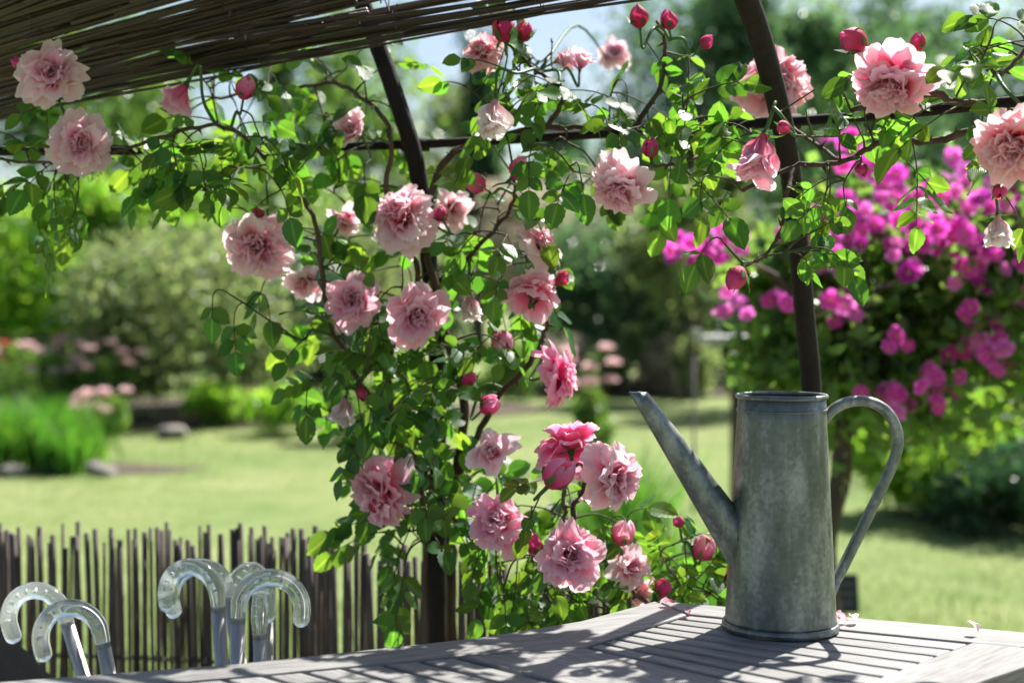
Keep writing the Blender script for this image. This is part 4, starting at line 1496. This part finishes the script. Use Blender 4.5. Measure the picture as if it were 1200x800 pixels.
# larger single leaves at the rim
for px, py, D, dx_, dz_ in [(205, 150, 1.84, -.6, -.5), (225, 165, 1.84, .1, -1), (268, 195, 1.86, 0, -1), (300, 150, 1.86, .6, -.5), (268, 235, 1.88, 0, -1), (262, 340, 1.9, 0, -1), (283, 355, 1.9, .1, -1),
                            (325, 215, 1.86, .3, -.8), (430, 435, 1.86, .3, -.6), (365, 445, 1.9, 0, -1), (440, 370, 1.84, .6, .3), (590, 690, 1.82, .1, -1), (615, 650, 1.8, .4, -.7), (470, 690, 1.88, -.2, -.8),
                            (300, 345, 1.92, .2, -1), (560, 580, 1.84, -.5, -.4), (480, 575, 1.86, .2, -.9), (640, 170, 1.8, 0, -1), (700, 210, 1.76, .1, -1), (675, 190, 1.78, .2, -1)]:
    p = at(px, py, D)
    P = A.grow(p, .0016, .0009)
    A.compound(p, Vector((dx_, random.uniform(-.2, .2), dz_)), .034, Vector((random.uniform(-.3, .3), -.8, random.uniform(.1, .5))), random.choice((3, 3, 5)), P[-1] - P[-3])
A.finish()

B = Rose('climbing_rose', (1.02, 1.72, 0), 'pink climbing rose trained along the ring bar beside the magenta roses')
B.cane([(1.02, 1.72, -.02), (1.03, 1.70, .7), (.98, 1.66, 1.3), at(1290, 190, 1.62), at(1190, 135, 1.64), at(1120, 118, 1.66), at(1050, 105, 1.68), at(1000, 130, 1.7)], (.009, .003))
B.cane([at(1190, 135, 1.64), at(1100, 165, 1.70), at(1040, 165, 1.74), at(985, 190, 1.74), at(930, 195, 1.75), at(870, 225, 1.72)], (.0048, .0025))
B.cane([at(930, 195, 1.75), at(922, 230, 1.72), at(915, 270, 1.7), at(895, 300, 1.68), at(872, 312, 1.66)], (.003, .0016))
B.cane([at(1290, 190, 1.62), at(1220, 60, 1.62), at(1175, 85, 1.6), at(1150, 75, 1.6)], (.004, .0018))
B.cane([at(985, 190, 1.74), at(930, 150, 1.85), at(900, 125, 1.95)], (.003, .002))
for a in [
    (910, 92, 92, 1.93, (.15, -.7, .45), 'shaggy', 'petal_coral'),
    (888, 179, 80, 1.64, (-.35, -.3, -.9), 'droop', 'petal_mid'),
    (1045, 97, 104, 1.62, (-.4, -.5, -.75), 'shaggy', 'petal_mid'),
    (1188, 170, 104, 1.5, (-.4, -.6, -.5), 'shaggy', 'petal_coral'),
    (1170, 268, 52, 1.58, (0, -.15, -.95), 'droop', 'petal_cream'),
]:
    B.bloom(*a)
for a in [(998, 47, 36, 1.62, (-.7, -.3, .35)), (917, 149, 20, 1.62, (-.5, -.5, .2)), (862, 328, 32, 1.64, (-.4, -.35, -.8)), (1076, 48, 22, 1.62, (.1, -.2, .95)), (1172, 225, 22, 1.56, (-.2, -.5, -.5)), (1010, 200, 18, 1.72, (0, -.4, -.8))]:
    B.bud(*a)
for z in [(985, 135, 45, 35, 1.62, 1.8, 6), (1110, 100, 55, 40, 1.58, 1.72, 9), (1180, 80, 30, 50, 1.58, 1.66, 5), (965, 210, 35, 30, 1.66, 1.78, 5), (930, 285, 40, 25, 1.62, 1.72, 4),
          (1050, 155, 45, 25, 1.66, 1.76, 5), (1190, 235, 20, 20, 1.55, 1.62, 2), (860, 150, 40, 40, 1.72, 1.86, 5), (1000, 100, 35, 35, 1.66, 1.76, 3)]:
    B.sprigs(*z, size=.0345)
for px, py, D, dx_, dz_ in [(1165, 30, 1.58, .8, -.05), (1140, 55, 1.58, .3, -.5), (955, 105, 1.64, .8, -.1), (960, 290, 1.62, .6, -.6), (845, 280, 1.64, -.5, -.6), (830, 205, 1.68, 0, -1)]:
    p = at(px, py, D)
    P = B.grow(p, .0016, .0009)
    B.compound(p, Vector((dx_, -.1, dz_)), .037, Vector((.2, -.6, .6)), 3, P[-1] - P[-3])
B.finish()

C = Rose('rose_bush', (.16, 2.02, FLOOR), 'low pink rose bush with red buds growing behind the table corner', 'rose bush')
C.cane([(.16, 2.02, FLOOR - .02), at(700, 800, 1.98), at(690, 720, 1.94), at(665, 650, 1.88), at(672, 600, 1.82), at(690, 560, 1.78)], (.0075, .0025))
C.cane([(.18, 2.02, FLOOR - .02), at(760, 790, 1.98), at(775, 720, 1.95), at(800, 700, 1.9), at(815, 665, 1.86)], (.006, .002))
C.cane([(.15, 2.03, FLOOR - .02), at(680, 780, 1.98), at(650, 720, 1.94), at(640, 680, 1.88), at(660, 620, 1.82), at(662, 570, 1.79)], (.006, .002))
C.cane([at(775, 720, 1.95), at(740, 690, 1.9), at(730, 650, 1.86)], (.004, .002))
C.cane([at(800, 700, 1.9), at(840, 690, 1.93), at(858, 660, 1.95)], (.003, .0016))
for a in [
    (668, 517, 78, 1.78, (-.1, .35, .75), 'cup', 'petal_deep'),
    (724, 557, 82, 1.74, (.65, -.6, -.05), 'shaggy', 'petal_pale'),
    (668, 648, 86, 1.76, (.15, -.85, .4), 'cup', 'petal_mid'),
    (740, 662, 52, 1.86, (.3, -.5, .3), 'loose', 'petal_pale'),
    (690, 545, 46, 1.84, (.2, .3, -.6), 'loose', 'petal_deep'),
    (750, 690, 44, 1.93, (.2, -.3, -.5), 'loose', 'petal_coral'),
]:
    C.bloom(*a)
for a in [(656, 553, 44, 1.72, (.5, -.35, .6), 'petal_deep', 1), (826, 640, 34, 1.86, (.2, -.4, .85), 'petal_deep', 1), (777, 687, 24, 1.84, (.1, -.4, .85)), (731, 622, 34, 1.84, (.2, -.3, .8), 'petal_mid', 1), (626, 636, 26, 1.84, (.1, -.3, .9)), (856, 668, 24, 1.93, (-.2, -.3, .8)), (795, 610, 16, 1.86, (-.2, -.3, .8))]:
    C.bud(*a)
for z in [(690, 690, 55, 40, 1.84, 2.0, 20), (760, 690, 50, 38, 1.84, 2.0, 20), (820, 690, 35, 28, 1.86, 2.0, 14), (640, 590, 35, 45, 1.84, 1.95, 7), (800, 650, 35, 30, 1.88, 1.96, 5), (700, 630, 50, 40, 1.82, 1.95, 10), (650, 690, 30, 30, 1.85, 1.98, 8)]:
    C.sprigs(*z, size=.032)
C.finish()

# ------------------------------------------------------------------ magenta rose tree
MD = 3.5
mx = (978 - 600) / F * MD
mag = thing('magenta_rose_tree', (mx, MD, 0), 'bushy rose tree laden with magenta flower clusters behind the can', 'rose tree')
MO = Vector(mag.location)
mb = MB()
mb.tube(spline([(0, 0, -.05), (.01, 0, .5), (-.02, 0, .85), at(985, 560, MD) - MO, at(990, 490, MD) - MO, at(1010, 420, MD) - MO], 6), (.034, .022), 9)
for e in [(860, 300), (900, 400), (950, 250), (1020, 200), (1090, 260), (1150, 300), (1160, 390), (1100, 440), (1050, 330), (1230, 280), (1260, 360)]:
    s_ = at(1000, 470, MD) - MO
    q = at(e[0], e[1], MD + random.uniform(-.4, .3)) - MO
    mb.tube(spline([s_, s_.lerp(q, .5) + Vector((0, random.uniform(-.1, .1), .1)), q], 6), (.016, .003), 6)
mb.build('trunk', 'trunk', mag)
bl = []
for px, py, r, w in [(1000, 330, .24, 1), (1090, 300, .26, 1), (1150, 360, .25, 1), (945, 380, .20, .9), (1040, 420, .26, 1), (915, 315, .12, .4), (1110, 440, .18, .6), (1190, 300, .26, .8), (1240, 380, .3, .8), (980, 440, .18, .6)]:
    c = at(px, py, MD) - MO
    bl.append((tuple(c), (r, r * 1.2, r), w))
v, f = leaf_cloud(bl, 7500, .05, 77, .2, .5)
o = link('crown', make_mesh('crown', v, f, 'f_mid', False), mag)
# one open flower of five petals with a yellow eye; a shared mesh for every floret
def floret():
    vv, ff, uv = [], [], []
    for k in range(9):
        a = 2 * PI * k / (5 if k < 5 else 4) + (0 if k < 5 else .5)
        e = .35 if k < 5 else .8
        sc = 1 if k < 5 else .72
        d = Vector((math.cos(a) * math.cos(e), math.sin(a) * math.cos(e), math.sin(e)))
        t_ = Vector((-math.sin(a), math.cos(a), 0))
        n_ = d.cross(t_)
        o_ = len(vv)
        for (al, wd, up, tv) in ((.05, .05, 0, 0), (.45, .36, -.02, .45), (.8, .42, .04, .8), (1.0, .2, .1, 1)):
            vv += [d * al * sc - t_ * wd * sc + n_ * (up - .05), d * al * sc - n_ * up * 0, d * al * sc + t_ * wd * sc + n_ * (up - .05)]
            uv += [(0, tv), (.5, tv), (1, tv)]
        for j in range(3):
            for i in range(2):
                b0 = o_ + j * 3 + i
                ff.append((b0, b0 + 1, b0 + 4, b0 + 3))
    return make_mesh('floret', vv, ff, 'magenta', True, uv)
FMS = [floret() for _ in range(3)]
for q_, mt_ in zip(FMS, ('magenta', 'magenta_deep', 'magenta_light')):
    q_.materials[0] = M[mt_]
bm = bmesh.new(); bmesh.ops.create_icosphere(bm, subdivisions=1, radius=.17)
for q in bm.verts: q.co.z = q.co.z * .6 + .14
EYE = bpy.data.meshes.new('stamens'); bm.to_mesh(EYE); bm.free(); EYE.materials.append(M['pollen'])
clusters = [(800, 285, 26, 12, 5), (850, 283, 34, 26, 10), (835, 300, 24, 18, 6), (860, 355, 26, 18, 5), (905, 350, 18, 14, 3), (1000, 170, 34, 26, 7), (1030, 185, 30, 22, 6), (955, 255, 34, 26, 8), (985, 290, 36, 24, 8), (1010, 255, 40, 30, 11), (1040, 235, 34, 30, 9),
            (1065, 290, 36, 26, 9), (1100, 290, 38, 28, 11), (1085, 265, 30, 20, 6), (1095, 225, 34, 14, 6), (1140, 240, 28, 30, 8), (1150, 290, 26, 28, 7), (1130, 325, 20, 16, 5), (1180, 235, 24, 30, 6), (1195, 320, 24, 30, 6),
            (995, 360, 22, 26, 6), (970, 365, 16, 10, 2), (1047, 397, 14, 12, 2), (1130, 380, 20, 26, 6), (1160, 400, 22, 34, 8), (1165, 425, 18, 16, 4), (1025, 458, 24, 14, 4), (1045, 470, 20, 14, 4), (1095, 440, 20, 28, 6), (1100, 470, 18, 18, 5), (940, 175, 20, 14, 0), (1220, 300, 30, 60, 8), (1125, 200, 20, 12, 3)]
tocam = Vector((-.2, -1, .25))
for px, py, rx, ry, n in clusters:
    for _ in range(round(n * 1.45)):
        p = at(px + random.gauss(0, .55) * rx, py + random.gauss(0, .55) * ry, MD + random.uniform(-.40, -.08)) - MO
        d = (tocam + rand_unit() * .8).normalized()
        s_ = random.uniform(.017, .029)
        fo = link('flower', FMS[random.choice((0, 0, 0, 1, 2, 2))], mag, mat4=m4(axis_rot(d, random.uniform(0, 6)), p, s_))
        link('stamens', EYE, fo)

# ------------------------------------------------------------------ fallen petals on the table
def fallen(px, py, mat, s, tilt, lab, grp=None, var=0, z=.004):
    D = CY + .12
    # intersect the pixel ray with the table top
    a = at(px, py, 1.0) - CAMP
    k = (TZ + z - CAM_Z) / a.z
    p = CAMP + a * k
    rot = Matrix.Rotation(tilt[2], 3, 'Z') @ Matrix.Rotation(tilt[0], 3, 'X') @ Matrix.Rotation(tilt[1], 3, 'Y')
    o = link('fallen_petal', PM[mat]['mid'][var], None, mat4=m4(rot, p, s))
    tag(o, lab, 'petal', grp)
GF = 'petals fallen on the table'
fallen(994, 727, 'petal_pale', .018, (.3, .2, 1.2), 'pale pink petal lying on the back board just behind the can', GF, 0)
fallen(1004, 726, 'petal_cream', .016, (.6, .3, 2.4), 'cream pink petal beside the can, outermost on the back board', GF, 1)
fallen(984, 725, 'petal_pale', .016, (.4, -.3, .2), 'small pink petal half hidden by the can base', GF, 2)
fallen(1146, 741, 'petal_cream', .017, (.8, .2, .6), 'curled whitish petal at the right end of the back board', GF, 3)
fallen(790, 706, 'petal_mid', .019, (.1, .2, 1.9), 'pink petal resting on the far pointed corner of the table', GF, 1)
fallen(808, 719, 'petal_bud', .008, (.2, .1, .4), 'tiny dark withered petal by the slat ends', GF, 0) if 'petal_bud' in PM else fallen(808, 719, 'petal_deep', .009, (.2, .1, .4), 'tiny dark withered petal by the slat ends', GF, 0)
